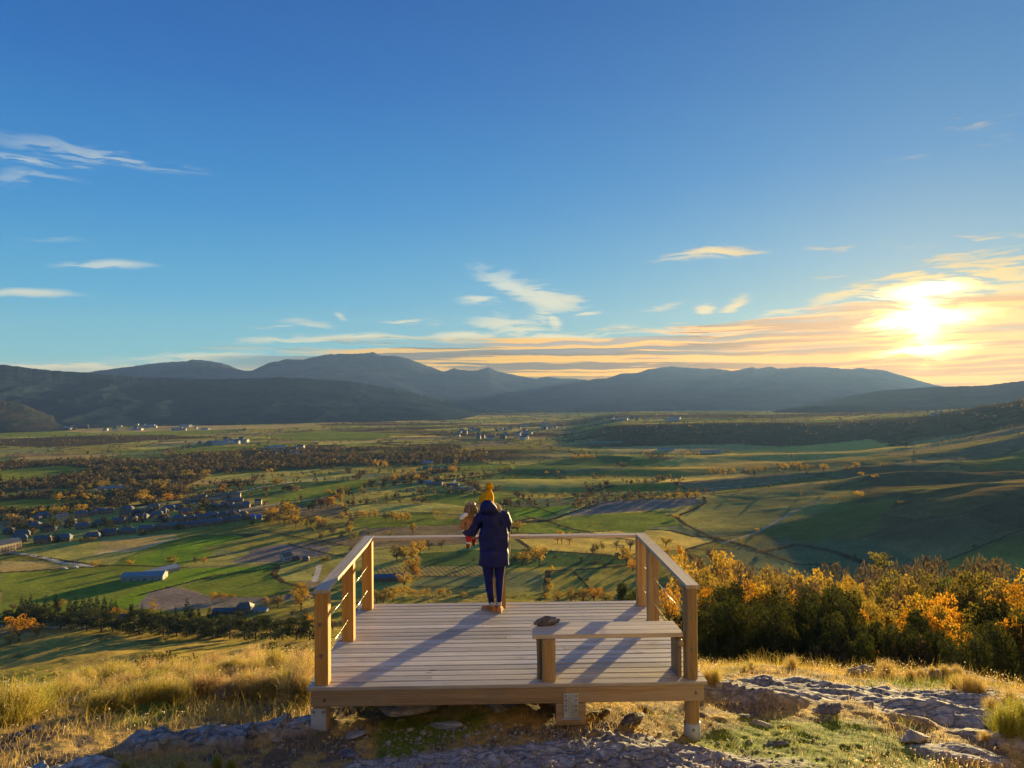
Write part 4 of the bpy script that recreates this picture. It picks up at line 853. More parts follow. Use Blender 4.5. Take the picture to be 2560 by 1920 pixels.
M_BARK = mat_bark()

def cards(C, S, rs, elong=1., up=0.):
    """random leaf-sized quads centred on C with half-size S"""
    n = len(C); a = rs.normal(size=(n, 3)); a[:, 2] *= (1-up); a /= np.linalg.norm(a, axis=1)[:, None]
    b = rs.normal(size=(n, 3)); b -= a*(a*b).sum(1)[:, None]; b /= np.linalg.norm(b, axis=1)[:, None]
    S = np.asarray(S).reshape(-1, 1)*np.ones((n, 1)); a = a*S*elong; b = b*S
    V = np.stack([C-a, C+b*.8-a*.15, C+a, C-b*.8+a*.1], 1).reshape(-1, 3); F = np.arange(4*n).reshape(-1, 4); return V, F
def blob_pts(rs, n, clumps):
    w = np.array([c[3]**2 for c in clumps]); k = rs.choice(len(clumps), n, p=w/w.sum()); cl = np.array(clumps)
    d = rs.normal(size=(n, 3)); d /= np.linalg.norm(d, axis=1)[:, None]; r = rs.uniform(.45, 1.05, n)**.6
    return cl[k, :3] + d*(r*cl[k, 3])[:, None]*np.c_[np.ones(n), np.ones(n), np.full(n, .8)], k
def trunk_mesh(name, paths):
    b = MB()
    for pts, r0, r1, n in paths: b.tube(pts, list(np.linspace(r0, r1, len(pts))), n)
    me = bpy.data.meshes.new(name); me.from_pydata(b.v, [], b.f); me.materials.append(M_BARK); me.polygons.foreach_set('use_smooth', [True]*len(b.f)); return me
def crown_mesh(name, V, F, rnd): me = npmesh(name, V, F, dict(rnd=rnd)); me.materials.append(LEAF['gold']); return me
def proto(shape, seed, n, leaf):
    """unit-height tree: (trunk mesh, crown mesh)"""
    rs = np.random.default_rng(seed); paths = []; clumps = []
    if shape == 'broad':
        lean = rs.normal(size=2)*.03; paths.append(([(0,0,-.02),(lean[0]*.3,lean[1]*.3,.2),(lean[0],lean[1],.42)], .028, .018, 7)); nb = rs.integers(9, 12)
        for i in range(nb):
            a = 2*PI*i/nb+rs.uniform(-.4, .4); out = rs.uniform(.14, .33); h = rs.uniform(.36, .86); z0 = rs.uniform(.16, .34)
            e = (math.cos(a)*out, math.sin(a)*out, h); paths.append(([(lean[0]*z0*2, lean[1]*z0*2, z0), (e[0]*.45, e[1]*.45, z0+(h-z0)*.55), e], .014, .004, 5))
            clumps.append((*e, rs.uniform(.10, .17)))
            for j in range(2):
                q = (e[0]*rs.uniform(.5, 1.25), e[1]*rs.uniform(.5, 1.25), e[2]+rs.uniform(-.2, .08)); clumps.append((*q, rs.uniform(.06, .12))); paths.append(([(e[0]*.45, e[1]*.45, z0+(h-z0)*.55), q], .006, .002, 4))
        clumps += [(lean[0]+rs.uniform(-.08, .08), lean[1], .88, .12), (0, 0, .66, .17), (.05, 0, .42, .15)]
    elif shape == 'tall':
        paths.append(([(0,0,-.02),(.01,0,.4),(0,.01,.85)], .022, .006, 6))
        for i in range(12):
            z = .22+.70*i/11; a = rs.uniform(0, 6.28); w = .10*math.sin(min(1, (1.06-z)*2.2)*PI/2)+.02; e = (math.cos(a)*w, math.sin(a)*w, z); clumps.append((*e, w*.75+.012)); paths.append(([(0,0,z-.1), e], .006, .002, 4))
    elif shape == 'bare':
        paths.append(([(0,0,-.02),(.01,.01,.3),(.0,.02,.6)], .024, .008, 6)); 
        for i in range(16):
            a = rs.uniform(0, 6.28); out = rs.uniform(.08, .3); h = rs.uniform(.5, .97); z0 = rs.uniform(.15, .5); e = (math.cos(a)*out, math.sin(a)*out, h)
            paths.append(([(0,.01,z0), (e[0]*.6, e[1]*.6, z0+(h-z0)*.5), e], .009, .002, 4)); clumps.append((e[0], e[1], e[2]-.02, rs.uniform(.06, .12))); clumps.append((e[0]*.7, e[1]*.7, z0+(h-z0)*.62, .08))
    elif shape == 'pine':
        lx = rs.normal()*.04; paths.append(([(0,0,-.02),(lx*.5,0,.4),(lx,0,.9)], .026, .008, 7))
        for i in range(34):
            z = rs.uniform(.17, .93); w = (.34*(1-((z-.45)/.55)**2)**.5 if z > .45 else .34*(.55+z)); a = rs.uniform(0, 6.28); w *= rs.uniform(.55, 1.05)
            e = (lx*z+math.cos(a)*w, math.sin(a)*w, z+.02); clumps.append((*e, rs.uniform(.08, .15))); paths.append(([(lx*z,0,z-.06), e], .008, .002, 4))
        clumps.append((lx, 0, .92, .09)); clumps.append((lx, 0, .6, .18))
    elif shape == 'spruce':
        paths.append(([(0,0,-.02),(0,0,.98)], .02, .003, 6))
        for i in range(15):
            z = .10+.84*(i/14); w = (.98-z)*.26+.01
            for j in range(5): a = rs.uniform(0, 6.28); clumps.append((math.cos(a)*w*.62, math.sin(a)*w*.62, z-.015, w*.42+.006))
    elif shape == 'bush':
        for i in range(9): a = rs.uniform(0, 6.28); out = rs.uniform(.05, .55); clumps.append((math.cos(a)*out, math.sin(a)*out, rs.uniform(.35, .72), rs.uniform(.2, .34)))
        paths.append(([(0,0,-.05),(.05,0,.4)], .03, .01, 5)); paths.append(([(0,0,-.05),(-.2,.1,.45)], .02, .01, 5))
    P, k = blob_pts(rs, n, clumps); P[:, 2] = np.maximum(P[:, 2], .03); V, F = cards(P, leaf*rs.uniform(.6, 1.3, n), rs, 2.6 if shape == 'bare' else 1.15, .3 if shape != 'bare' else -.8)
    V[:, 2] /= V[:, 2].max()
    cr = rs.uniform(0, 1, len(clumps)); rnd = np.clip(np.repeat(cr[k]*.6+rs.uniform(0, 1, n)*.4, 4), 0, 1)
    return trunk_mesh('trunk', paths), crown_mesh('crown', V, F, rnd)
PRO = {}
for sh, seeds, spec in (('broad', 4, [(4200,.0125),(1100,.021),(420,.036)]), ('tall', 2, [(2600,.011),(800,.018),(220,.03)]), ('bare', 3, [(2600,.009),(900,.014),(260,.022)]),
                        ('pine', 3, [(6500,.0125),(2200,.022),(420,.04)]), ('spruce', 2, [(3600,.0115),(1100,.019),(300,.032)]), ('bush', 3, [(2600,.022),(700,.04),(220,.07)])):
    for L, (n, lf) in enumerate(spec): PRO[sh, L] = [proto(sh, 100+37*s+len(sh), n, lf) for s in range(seeds)]
WR = dict(broad=.75, tall=.3, bare=.62, pine=.68, spruce=.4, bush=1.4)
KIND = {  # kind -> shape, leaf, object name, words, category
 'gold': ('broad','gold','broadleaf_tree','golden broadleaf tree'), 'orange': ('broad','orange','broadleaf_tree','bright orange broadleaf tree'), 'yellow': ('broad','yellow','broadleaf_tree','dull yellow broadleaf tree'),
 'olive': ('broad','olive','broadleaf_tree','olive broadleaf tree'), 'gbare': ('bare','olive','sparse_tree','thin yellowing tree'), 'bare': ('bare','brown','sparse_tree','bare brown tree'),
 'poplar': ('tall','gold','poplar_tree','narrow golden poplar'), 'pine': ('pine','pine','pine_tree','dark round-topped pine'), 'spruce': ('spruce','spruce','spruce_tree','dark pointed spruce'), 'green': ('broad','green','broadleaf_tree','green broadleaf tree'),
 'bush': ('bush','gold','bush','low golden bush'), 'ybush': ('bush','yellow','bush','low yellow bush'), 'dbush': ('bush','dark','bush','low dark bush'), 'pbush': ('bush','pine','bush','low evergreen bush')}
_rt = np.random.default_rng(11); NT_ = {}
def add_tree(kind, pos, h, w=None, label=None, group=None):
    sh, leaf, nm, words = KIND[kind]; r = math.hypot(pos[0], pos[1]); L = 0 if r < 210 else 1 if r < 620 else 2
    tm, cm = PRO[sh, L][_rt.integers(len(PRO[sh, L]))]
    root = empty(nm, pos, _rt.uniform(0, 6.28)); wk = (w/(WR[sh]*h) if w else _rt.uniform(.9, 1.12)); wk = min(max(wk, .55), 1.7); root.scale = (h*wk, h*wk, h)
    link('trunk', tm, root); c = link('crown', cm, root); c.material_slots[0].link = 'OBJECT'; c.material_slots[0].material = LEAF[leaf]
    tag(root, label or words, 'bush' if nm == 'bush' else 'tree', group); NT_[kind] = NT_.get(kind, 0)+1
    return root
ZM = {'1': (740,1160,.4219), '2': (1240,1280,.3496), '3': (640,1040,.3013), '4': (0,1460,.3617), '5': (1700,1360,.3888), '6': (0,1140,.3617), 'A': (1280,1080,.2893), 'B': (1900,1100,.2984), 'K': (0,0,1.15732)}
ORD = 'first second third fourth fifth sixth seventh eighth ninth tenth eleventh twelfth thirteenth fourteenth fifteenth sixteenth seventeenth eighteenth nineteenth twentieth twenty-first twenty-second twenty-third twenty-fourth twenty-fifth twenty-sixth'.split()+[a+'-'+b for a in ('twenty', 'thirty') for b in 'first second third fourth fifth sixth seventh eighth ninth'.split()][6:]
def tree_list(zm, where, group, items):
    """items: kind x top base [width] in the zoomed view's own pixels; base 'r120' = standing 120 m away, foot hidden"""
    ox, oy, s = ZM[zm]; rows = []
    for it in items.split(';'):
        f = it.split()
        if len(f) < 4: continue
        rows.append((float(f[1]), f))
    rows.sort(key=lambda q: q[0]); cnt = {}
    for _, f in rows: cnt[f[0]] = cnt.get(f[0], 0)+1
    seen = {}
    for _, f in rows:
        k, x, top, base = f[0], ox+float(f[1])*s, oy+float(f[2])*s, f[3]; wpx = float(f[4])*s*(1.75 if zm == '5' and k in ('pine',) else 1.3 if k == 'pine' else 1.15) if len(f) > 4 else None
        d = ray(x, top)
        if base[0] == 'r':
            r = float(base[1:]); hl = math.hypot(d[0], d[1]); X, Y = d[0]/hl*r, d[1]/hl*r; zt = CAMZ+d[2]/hl*r; g = float(H(np.array([X]), np.array([Y]))[0]); pos = (X, Y, g); h = zt-g
        else:
            pos = ground_at(x, oy+float(base)*s); r = math.hypot(pos[0], pos[1]); h = CAMZ+d[2]/math.hypot(d[0], d[1])*r-pos[2]
        if h <= .8: print('tree too small', zm, f, h); continue
        seen[k] = seen.get(k, 0)+1; words = KIND[k][3]
        lab = words+(', '+ORD[min(seen[k], len(ORD))-1]+' of its kind from left' if cnt[k] > 1 else '')+' '+where
        if where.endswith('pine belt') and k in ('pine', 'spruce'): h *= _rt.uniform(1.0, 1.32)
        add_tree(k, (pos[0], pos[1], pos[2]-.15), h+.15, wpx*r/FPX if wpx else None, lab, group)

# the pine belt below the meadow, left
tree_list('4', 'in front row of pine belt', 'front row of the pine belt', 'pine 30 190 302 90;pine 110 200 300 90;pine 200 178 302 120;pine 290 200 303 90;pine 420 205 312 120;pine 510 200 316 90;pine 600 198 328 120;pine 700 215 330 120;pine 780 225 332 80;pine 850 245 332 100;pine 960 208 345 130;pine 1050 225 350 90;pine 1130 220 360 110;pine 1220 235 365 100;pine 1290 240 365 110;pine 1390 250 375 110;pine 1470 235 380 110;pine 1590 238 380 130;pine 1690 262 385 110;pine 1770 230 385 120;pine 1870 240 385 120;pine 1950 260 385 110;pine 2050 250 385 120;pine 2140 245 388 110')
tree_list('4', 'behind the pine belt', 'middle row of the pine belt', 'pine 60 175 262;pine 150 172 265;pine 250 165 262;pine 350 180 262;pine 470 175 268;pine 560 180 270;pine 660 185 275;pine 900 205 290;pine 1010 200 290;pine 1160 215 300;pine 1340 215 315;pine 1530 225 325;pine 1650 215 325;pine 1830 222 330;pine 2000 230 335;pine 2100 235 335')
tree_list('4', 'standing above pine belt', 'spruces standing behind the pine belt', 'spruce 150 92 205;spruce 178 90 200;spruce 212 84 205;spruce 255 105 205;spruce 320 92 200;spruce 385 84 195;spruce 482 84 222;spruce 525 88 222;spruce 575 98 218;spruce 625 84 218;spruce 670 82 222;spruce 720 95 220;spruce 770 108 222;spruce 800 112 222;spruce 900 140 240;spruce 915 128 238;spruce 980 138 240;spruce 1110 190 248;spruce 1150 190 248;spruce 1215 155 245;spruce 1292 118 245;spruce 1330 150 245;spruce 1372 170 245;spruce 1450 168 255;spruce 1500 178 245')
tree_list('4', 'beside the pine belt', 'autumn trees at the pine belt', 'orange 130 205 398 130;gold 70 340 415 110;gold 258 265 375 60;orange 785 158 240 70;gold 845 180 240 50;poplar 1060 98 195 40;gold 2120 208 292 90;yellow 410 105 190 110;bare 90 130 190 90;gold 1840 85 150 60;yellow 1920 75 165 120;gold 2080 25 150 110;bare 2020 175 225 60;bush 2095 -12 20 70')
tree_list('4', 'just below the grassy knoll', 'evergreens below the knoll', 'pine 1870 405 r78 110;pine 1950 415 r74 110;pine 2040 430 r70 90;pine 2100 420 r80 90;pine 2155 435 r72 70;dbush 960 470 r45 120;dbush 1090 490 r40 110;dbush 1210 455 r50 90')
# grove below the knoll, right
tree_list('5', 'in grove right of platform', 'dark pines of the right-hand grove', 'pine 175 330 r92 150;pine 230 360 r84 140;pine 345 330 r86 140;pine 620 380 r84 130;pine 1000 430 r82 130;pine 1160 560 r80 110;pine 1420 500 r84 130;pine 1760 610 r78 110;pine 2030 480 r84 130;pine 1900 560 r80 120;pine 260 300 r100 150;pine 310 255 r108 130;pine 400 370 r92 150;pine 470 330 r100 150;pine 560 390 r88 140;pine 640 340 r100 150;pine 700 350 r92 130;pine 775 268 r102 140;pine 850 340 r96 130;pine 900 400 r88 120;pine 975 265 r100 150;pine 1040 320 r92 120;pine 1110 500 r86 110;pine 1210 480 r90 130;pine 1330 520 r86 110;pine 1480 425 r96 150;pine 1560 540 r88 110;pine 1660 560 r88 120;pine 1850 590 r86 120;pine 1960 500 r94 130;pine 2080 560 r90 120;pine 2190 400 r100 130;pine 30 380 r86 90;pine 100 420 r84 90;dbush 1400 600 r84 120;dbush 1000 620 r80 100')
tree_list('5', 'among the autumn grove trees, right', 'autumn trees of the right-hand grove', 'orange 450 225 r128 170;gold 545 255 r124 130;pine 605 262 r126 70;orange 700 278 r122 130;olive 370 270 r132 110;orange 190 280 r128 90;yellow 150 148 r175 130;yellow 235 205 r170 70;yellow 575 118 r190 90;orange 1155 412 r112 90;yellow 1190 360 r122 110;olive 1270 400 r112 130;olive 1290 455 r104 110;yellow 1370 340 r118 90;orange 1430 418 r110 80;orange 1330 600 r92 90;olive 1150 480 r98 80;gold 1540 305 r126 140;orange 1690 285 r128 150;orange 1720 430 r104 230;orange 1815 558 r90 130;gold 1620 380 r118 120;olive 1400 160 r168 180;olive 1560 150 r165 200;green 1710 200 r160 90;yellow 1480 210 r160 120;olive 1880 160 r150 180;olive 1960 170 r150 120;olive 1930 370 r112 130;yellow 2020 240 r140 110;gold 2190 150 r150 110;orange 2165 240 r132 110;gold 2200 350 r112 110;orange 2190 470 r100 80;pine 1000 240 r120 130;pine 1120 300 r118 120;pine 330 240 r125 120;pine 1620 400 r108 110;pine 2050 330 r110 120;olive 1100 260 r150 130;bare 1450 260 r140 120;bare 2100 220 r150 130;bare 1790 230 r160 130;bare 1470 330 r130 110')
tree_list('5', 'on valley side behind grove', 'pale autumn trees behind the grove', 'yellow 800 160 r210 150;gold 850 150 r220 110;yellow 900 190 r210 110;yellow 990 175 r230 150;yellow 1060 180 r220 110;gold 1110 200 r205 90;gold 1165 230 r195 70;bare 740 220 r200 100;bare 940 240 r190 120;yellow 1030 240 r185 110;olive 1290 55 r330 130;bare 1190 110 r280 120;bare 1400 110 r300 150;bare 1560 100 r320 160;bare 1700 150 r260 130;bare 1250 210 r190 120;olive 1310 250 r170 110;gold 30 20 r420 60;gold 200 22 r400 90;bare 120 60 r380 120;gold 300 42 r360 60;gold 350 50 r350 50;bare 420 90 r320 110;bare 640 130 r280 110;bare 500 130 r260 110;bare 260 140 r260 110;bare 1000 110 r330 110;bare 1850 90 r330 140;bare 1990 60 r360 160;bare 2120 110 r300 150;bare 1640 60 r380 130')
# between rail and village
tree_list('1', 'seen below the back handrail', 'trees in the fields below the back handrail', 'gold 690 455 585 80;yellow 640 480 575 60;yellow 600 478 580 80;gold 690 545 675 100;gold 640 642 735 90;gold 735 450 535 70;orange 705 590 680 70;bush 640 722 775 90;gold 575 730 820 90;yellow 520 740 825 110;yellow 480 745 830 80;bush 765 735 778 60;bush 850 735 780 70;bush 700 745 780 60;bush 911 748 778 22;bush 990 755 785 40;bare 790 445 510 80;bare 860 445 500 80;bush 170 548 588 60;poplar 548 398 420 18;gold 30 738 870 90;bush 25 708 738 70;orange 70 895 965 70;bare 220 905 1000 70')
tree_list('2', 'seen through right-hand railing', 'trees beyond the railing, right', 'gold 190 280 375 100;gold 310 238 388 110;gold 440 125 230 60;gold 470 135 232 60;gold 525 140 235 60;gold 930 250 390 100;orange 980 335 430 70;orange 1090 370 460 60;gold 1215 175 250 80;orange 1320 230 350 70;gold 1345 290 380 80;orange 1225 255 300 50;gold 150 60 150 100;bare 110 80 150 90;yellow 440 560 650 100;orange 700 535 650 130;yellow 620 540 650 120;yellow 540 545 652 120;yellow 790 560 655 100;pine 930 500 r205 140;pine 1000 530 r190 110;orange 1240 500 r240 40;dbush 650 470 500 40;dbush 720 345 375 70;bush 365 580 612 50;bush 380 470 505 36;bush 388 510 560 40;bush 400 380 420 40;bare 860 200 270 120;bare 960 190 280 100;bare 1400 270 380 90;bare 1540 250 350 110;gold 1540 290 355 60')
tree_list('3', 'near winding hedges beyond rail', 'trees in the middle of the valley', 'gold 105 755 850 100;orange 150 755 830 120;gold 200 770 860 130;gold 265 700 850 130;gold 310 760 870 110;bush 120 800 870 110;bush 200 810 885 110;bush 280 820 895 110;bush 370 835 905 100;gold 520 820 910 60;gold 570 850 915 80;gold 775 865 990 60;orange 595 670 765 80;gold 630 665 760 60;gold 700 635 722 60;orange 600 605 640 60;orange 700 585 640 70;orange 770 590 640 60;gold 435 725 790 50;bare 540 690 770 80;gold 715 795 868 50;gold 778 790 865 40;yellow 830 785 860 50;gold 870 778 852 50;gold 905 780 852 50;gold 945 785 852 40;gold 990 770 852 50;bare 1080 790 875 90;yellow 1130 780 870 60;gold 1165 800 885 60;gold 1210 800 885 60;gold 1260 795 888 60;yellow 1300 880 985 70;gold 1500 785 830 60;gold 910 540 590 40;gold 1135 470 560 60;gold 1180 465 540 40;bare 1060 490 590 90;bare 960 510 590 80;gold 1560 555 605 40;gold 1335 480 545 50;gold 1630 410 475 70;gold 1000 360 430 60;gold 1070 370 430 50;bare 930 370 430 60;gold 170 520 575 70;gold 95 440 480 30;gold 130 430 470 30;yellow 470 720 790 60;bare 640 900 985 90;bare 560 880 960 90;bare 450 830 930 90;bare 720 950 1000 80;bare 840 960 1000 80')
tree_list('6', 'round the village', 'autumn trees round the village', 'gold 275 358 412 70;gold 400 252 325 90;gold 485 265 322 80;gold 590 255 310 60;yellow 670 262 330 60;gold 560 328 405 90;yellow 380 345 420 80;gold 440 345 420 60;gold 90 398 475 90;gold 975 230 315 90;gold 1035 270 330 70;orange 1165 252 325 100;gold 1250 265 325 50;yellow 840 225 290 110;yellow 1115 155 250 70;gold 1215 465 472 4;orange 60 480 515 24;orange 222 500 545 50;orange 595 428 475 30;orange 1545 190 228 40;orange 1530 215 258 36;gold 1905 148 200 60;bush 645 562 590 60;bush 1000 508 540 60;bush 1095 490 515 36;bush 1220 438 465 60;gold 655 718 770 70;gold 900 712 762 50;yellow 1185 685 750 110;bare 1350 690 745 60;gold 1410 695 742 70;bush 1490 940 985 90;bush 1540 945 985 60;bush 1600 950 980 60;gold 2070 880 950 70;yellow 700 165 230 90;yellow 1300 90 160 110;yellow 1420 90 160 80;bare 1200 190 260 90;gold 1400 375 420 40;orange 2040 700 725 50')
# row on the ridge field and the belts in the lit plain
tree_list('A', 'on the lit plain', 'tree rows on the lit plain', 'gold 1350 525 568 36;gold 1430 520 570 34;gold 1460 522 570 30;gold 1510 520 570 30;gold 1548 518 570 34;gold 1585 515 570 30;gold 1615 515 570 30;gold 1735 305 375 60;gold 1830 315 378 70;gold 1910 305 365 40;yellow 2040 305 360 50;yellow 2090 300 355 50;gold 2140 295 350 50;yellow 2190 290 350 50;gold 540 195 238 60;gold 600 192 236 60;gold 660 188 232 60;gold 700 190 230 40;bush 1410 710 745 60;bush 2115 828 850 36;bush 1980 915 940 30;bush 295 332 360 36;bush 400 335 362 30;gold 1520 165 205 80;yellow 1600 162 205 70;bush 716 780 800 30')
tree_list('B', 'on rolling fields, far right', 'trees on the rolling fields far right', 'gold 160 185 255 70;gold 210 190 255 50;gold 290 180 250 70;gold 330 190 252 50;yellow 380 200 255 60;yellow 430 205 255 50;gold 535 195 258 70;gold 805 180 245 60;yellow 730 205 250 50;gold 1025 190 225 50;bush 962 282 318 46;bush 845 265 300 50;bush 820 425 475 80;bush 1185 510 540 50;olive 1010 935 1100 150;bush 640 470 500 60')

# random members of belts that read as single trees
def belt(pts, width, n, mix, hr, where, group, seed):
    rs = np.random.default_rng(seed); q = [flatK(*p) for p in pts]; L = [math.dist(a, b) for a, b in zip(q[:-1], q[1:])]; tot = sum(L)
    for i in range(n):
        t = rs.uniform(0, tot); k = 0
        while k < len(L)-1 and t > L[k]: t -= L[k]; k += 1
        a, b = q[k], q[k+1]; f = t/L[k]; x = a[0]+(b[0]-a[0])*f+rs.normal()*width*.3; y = a[1]+(b[1]-a[1])*f+rs.normal()*width*.5
        kd = mix[rs.integers(len(mix))]; h = rs.uniform(*hr)*(.45 if 'bush' in kd else 1)
        add_tree(kd, (x, y, float(H(np.array([x]), np.array([y]))[0])-.2), h, None, KIND[kd][3]+' in the '+where, group)
tree_list('6', 'between the village houses', 'dark trees between the village houses', 'pine 350 430 520 110;spruce 120 540 590 50;spruce 385 520 600 60;spruce 210 440 500 60;pine 580 555 605 70;spruce 470 430 500 50;pine 550 435 490 60;spruce 690 480 560 50;spruce 720 400 480 70;pine 740 430 500 70;spruce 850 385 440 50;spruce 940 350 415 45;spruce 965 355 415 45;spruce 1000 360 415 45;spruce 1055 335 400 45;spruce 1140 380 430 45;spruce 1420 370 415 30;spruce 1485 360 410 40;pine 880 460 505 60;pine 1240 465 510 40;spruce 650 440 500 50;pine 30 400 460 100;spruce 1520 245 290 40;pine 790 480 530 50;pine 1350 445 490 40;pine 1600 400 440 40;spruce 1720 170 205 50;spruce 1750 168 205 50;pine 170 460 540 70;pine 90 500 560 60')
belt([(480,1112),(560,1128),(640,1125),(700,1150),(790,1172),(850,1180)], 36, 26, ['bare','bare','gbare','dbush'], (8,14), 'brown tree belt left of the rail', 'brown tree belt left of the rail', 1)
belt([(662,1086),(740,1070),(830,1048),(900,1025),(1000,1000)], 45, 30, ['bare','bare','gbare','yellow','gold'], (9,15), 'winding tree belt across mid valley', 'winding tree belt across the middle of the valley', 2)
belt([(1040,1215),(1140,1195),(1240,1200),(1340,1190),(1380,1200)], 24, 16, ['bare','gbare','dbush'], (7,12), 'brown belt just below the rail', 'brown belt just below the back rail', 3)
belt([(1380,1215),(1450,1225),(1560,1235),(1700,1270),(1850,1290),(2000,1300)], 50, 34, ['bare','bare','gbare','yellow','dbush'], (8,14), 'brown belt behind the right grove', 'brown belt behind the right-hand grove', 4)
belt([(0,1060),(150,1045),(320,1048),(420,1055)], 90, 30, ['bare','bare','gbare','yellow','dbush'], (9,15), 'brown wood behind the village', 'brown wood behind the village', 5)
print('trees', sum(NT_.values()), NT_)

def HC(side, my):
    ys = sorted([sum(p[1] for p in h)/len(h) for h, _ in HEDGES if ('left' if (sum(p[0] for p in h)/len(h)) < 700 else 'middle' if (sum(p[0] for p in h)/len(h)) < 1400 else 'right') == side], reverse=True)
    return ys.index(my)
def hedges():
    rs = np.random.default_rng(21)
    for j, (pts, w) in enumerate(HEDGES):
        q = [flatK(*p) for p in pts]; P = []; S = []
        for a, b in zip(q[:-1], q[1:]):
            L = math.dist(a, b); n = int(L*2.2)
            t = rs.uniform(0, 1, n); g = vnoise(t*L/14+j*9, t*0, j) > .25
            x = a[0]+(b[0]-a[0])*t+rs.normal(size=n)*w*.22; y = a[1]+(b[1]-a[1])*t+rs.normal(size=n)*w*.22; hh = (.6+1.6*vnoise(t*L/6, t*0, j+5))*w/5
            x, y, hh = x[g], y[g], hh[g]; z = H(x, y)+rs.uniform(0, 1, len(x))*hh; P.append(np.c_[x, y, z]); S.append(np.full(len(x), .55))
        P = np.concatenate(P); V, F = cards(P, np.concatenate(S)*rs.uniform(.6, 1.3, len(P)), rs); me = npmesh('hedge', V, F, dict(rnd=np.repeat(rs.uniform(0, 1, len(P)), 4))); me.materials.append(LEAF['dark'])
        mx = sum(p[0] for p in pts)/len(pts); my = sum(p[1] for p in pts)/len(pts)
        side = 'left' if mx < 700 else 'middle' if mx < 1400 else 'right'
        tag(link('hedge', me), 'low dark hedge between fields, %s from the viewer on the valley %s' % (('first','second','third','fourth','fifth','sixth','seventh','eighth','ninth','tenth','eleventh','twelfth','thirteenth','fourteenth')[HC(side, my)], side), 'hedge', 'field hedges on the valley %s' % side)
hedges()

def woods():
    """far-off woodland, beyond counting"""
    rs = np.random.default_rng(31); n = 78000
    dip = rs.uniform(1.75, 8.8, n); r = 150/np.tan(np.radians(dip)); az = rs.uniform(-42, 42, n); a = np.radians(az); x = r*np.sin(a); y = r*np.cos(a)
    C, _ = terrain_color(x, y, y*0); wood = (C[:, 0] < .085) & (C[:, 1] < .072) & (C[:, 1] > .012)
    lone = (rs.uniform(0, 1, n) < .0015); keep = (wood & (rs.uniform(0, 1, n) < .65)) | lone; x, y, r = x[keep], y[keep], r[keep]
    # wooded hillside, nearer
    n2 = 2600; r2 = rs.uniform(700, 1500, n2); az2 = rs.uniform(16, 46, n2); a = np.radians(az2); x2 = r2*np.sin(a); y2 = r2*np.cos(a); C, _ = terrain_color(x2, y2, y2*0); k = (C[:, 0] < .10) & (C[:, 1] < .075); x = np.r_[x, x2[k]]; y = np.r_[y, y2[k]]; r = np.r_[r, r2[k]]
    n3 = 15000; r3 = rs.uniform(980, 2100, n3); a = np.radians(rs.uniform(-42, -2, n3)); x3 = r3*np.sin(a); y3 = r3*np.cos(a); C, _ = terrain_color(x3, y3, y3*0); k = (C[:, 0] < .11) & (C[:, 1] < .085) & (C[:, 1] > .012); x = np.r_[x, x3[k]]; y = np.r_[y, y3[k]]
    z = H(x, y); m = 14; h = rs.uniform(5, 11, len(x)); kind = rs.uniform(0, 1, len(x))+.25*fbm(x/160, y/160, 91, 3)
    for nm, lo, hi, leaf, lab in (('far_off_woodland', -9, .62, 'dark', 0), ('far_off_woodland', .62, .86, 'brown', 0), ('far_off_woodland', .86, .92, 'olive', 0), ('far_off_woodland', .92, .95, 'yellow', 0), ('far_off_woodland', .95, 9, 'spruce', 0)):
        s = (kind >= lo) & (kind < hi); c = np.c_[x[s], y[s], z[s]+h[s]*.5]; c = np.repeat(c, m, 0); hh = np.repeat(h[s], m)
        d = rs.normal(size=c.shape); d /= np.linalg.norm(d, axis=1)[:, None]; c = c+d*(np.c_[hh*.38, hh*.38, hh*.48])*rs.uniform(.4, 1, (len(c), 1))
        V, F = cards(c, hh*.17, rs); me = npmesh(nm, V, F, dict(rnd=np.repeat(rs.uniform(0, 1, len(c)), 4))); me.materials.append(LEAF[leaf]); tag(link(nm, me), 'woods and tree belts far out across the valley floor', 'woodland', None, 'stuff')
woods()
# ------------------------------------------------------------------ buildings
def plain(name, c, rough=.8, var=.25, sc=.6, spec=.3):
    m, t, o = new_mat(name); tc = t.n('ShaderNodeTexCoord'); oi = t.n('ShaderNodeObjectInfo'); n = t.noise(tc.outputs['Object'], sc, 5, .6)
    col = t.mix(n, tuple(v*(1-var) for v in c), tuple(v*(1+var) for v in c)); col = t.mix(1, col, t.mr(oi.outputs['Random'], 0, 1, .82, 1.18, False), 'MULTIPLY')
    principled(t, o, col, rough, spec, n, .2, .05); return m
def tiled(name, c):
    m, t, o = new_mat(name); tc = t.n('ShaderNodeTexCoord'); oi = t.n('ShaderNodeObjectInfo'); b = t.n('ShaderNodeTexBrick'); t.put(b.inputs['Vector'], tc.outputs['Object']); b.inputs['Scale'].default_value = 2.5
    n = t.noise(tc.outputs['Object'], .8, 4); col = t.mix(n, tuple(v*.7 for v in c), tuple(v*1.35 for v in c)); col = t.mix(t.m('MULTIPLY', b.outputs['Fac'], .4), col, tuple(v*.4 for v in c)); col = t.mix(1, col, t.mr(oi.outputs['Random'], 0, 1, .75, 1.25, False), 'MULTIPLY')
    principled(t, o, col, .55, .4, b.outputs['Fac'], .3, .02); return m
B_STONE = plain('house_stone', (.20,.145,.10)); B_CREAM = plain('cream_render', (.46,.36,.24)); B_WHITE = plain('white_wall', (.42,.40,.37)); B_BROWN = plain('brown_wall', (.22,.13,.085)); B_GREYW = plain('grey_wall', (.26,.25,.24))
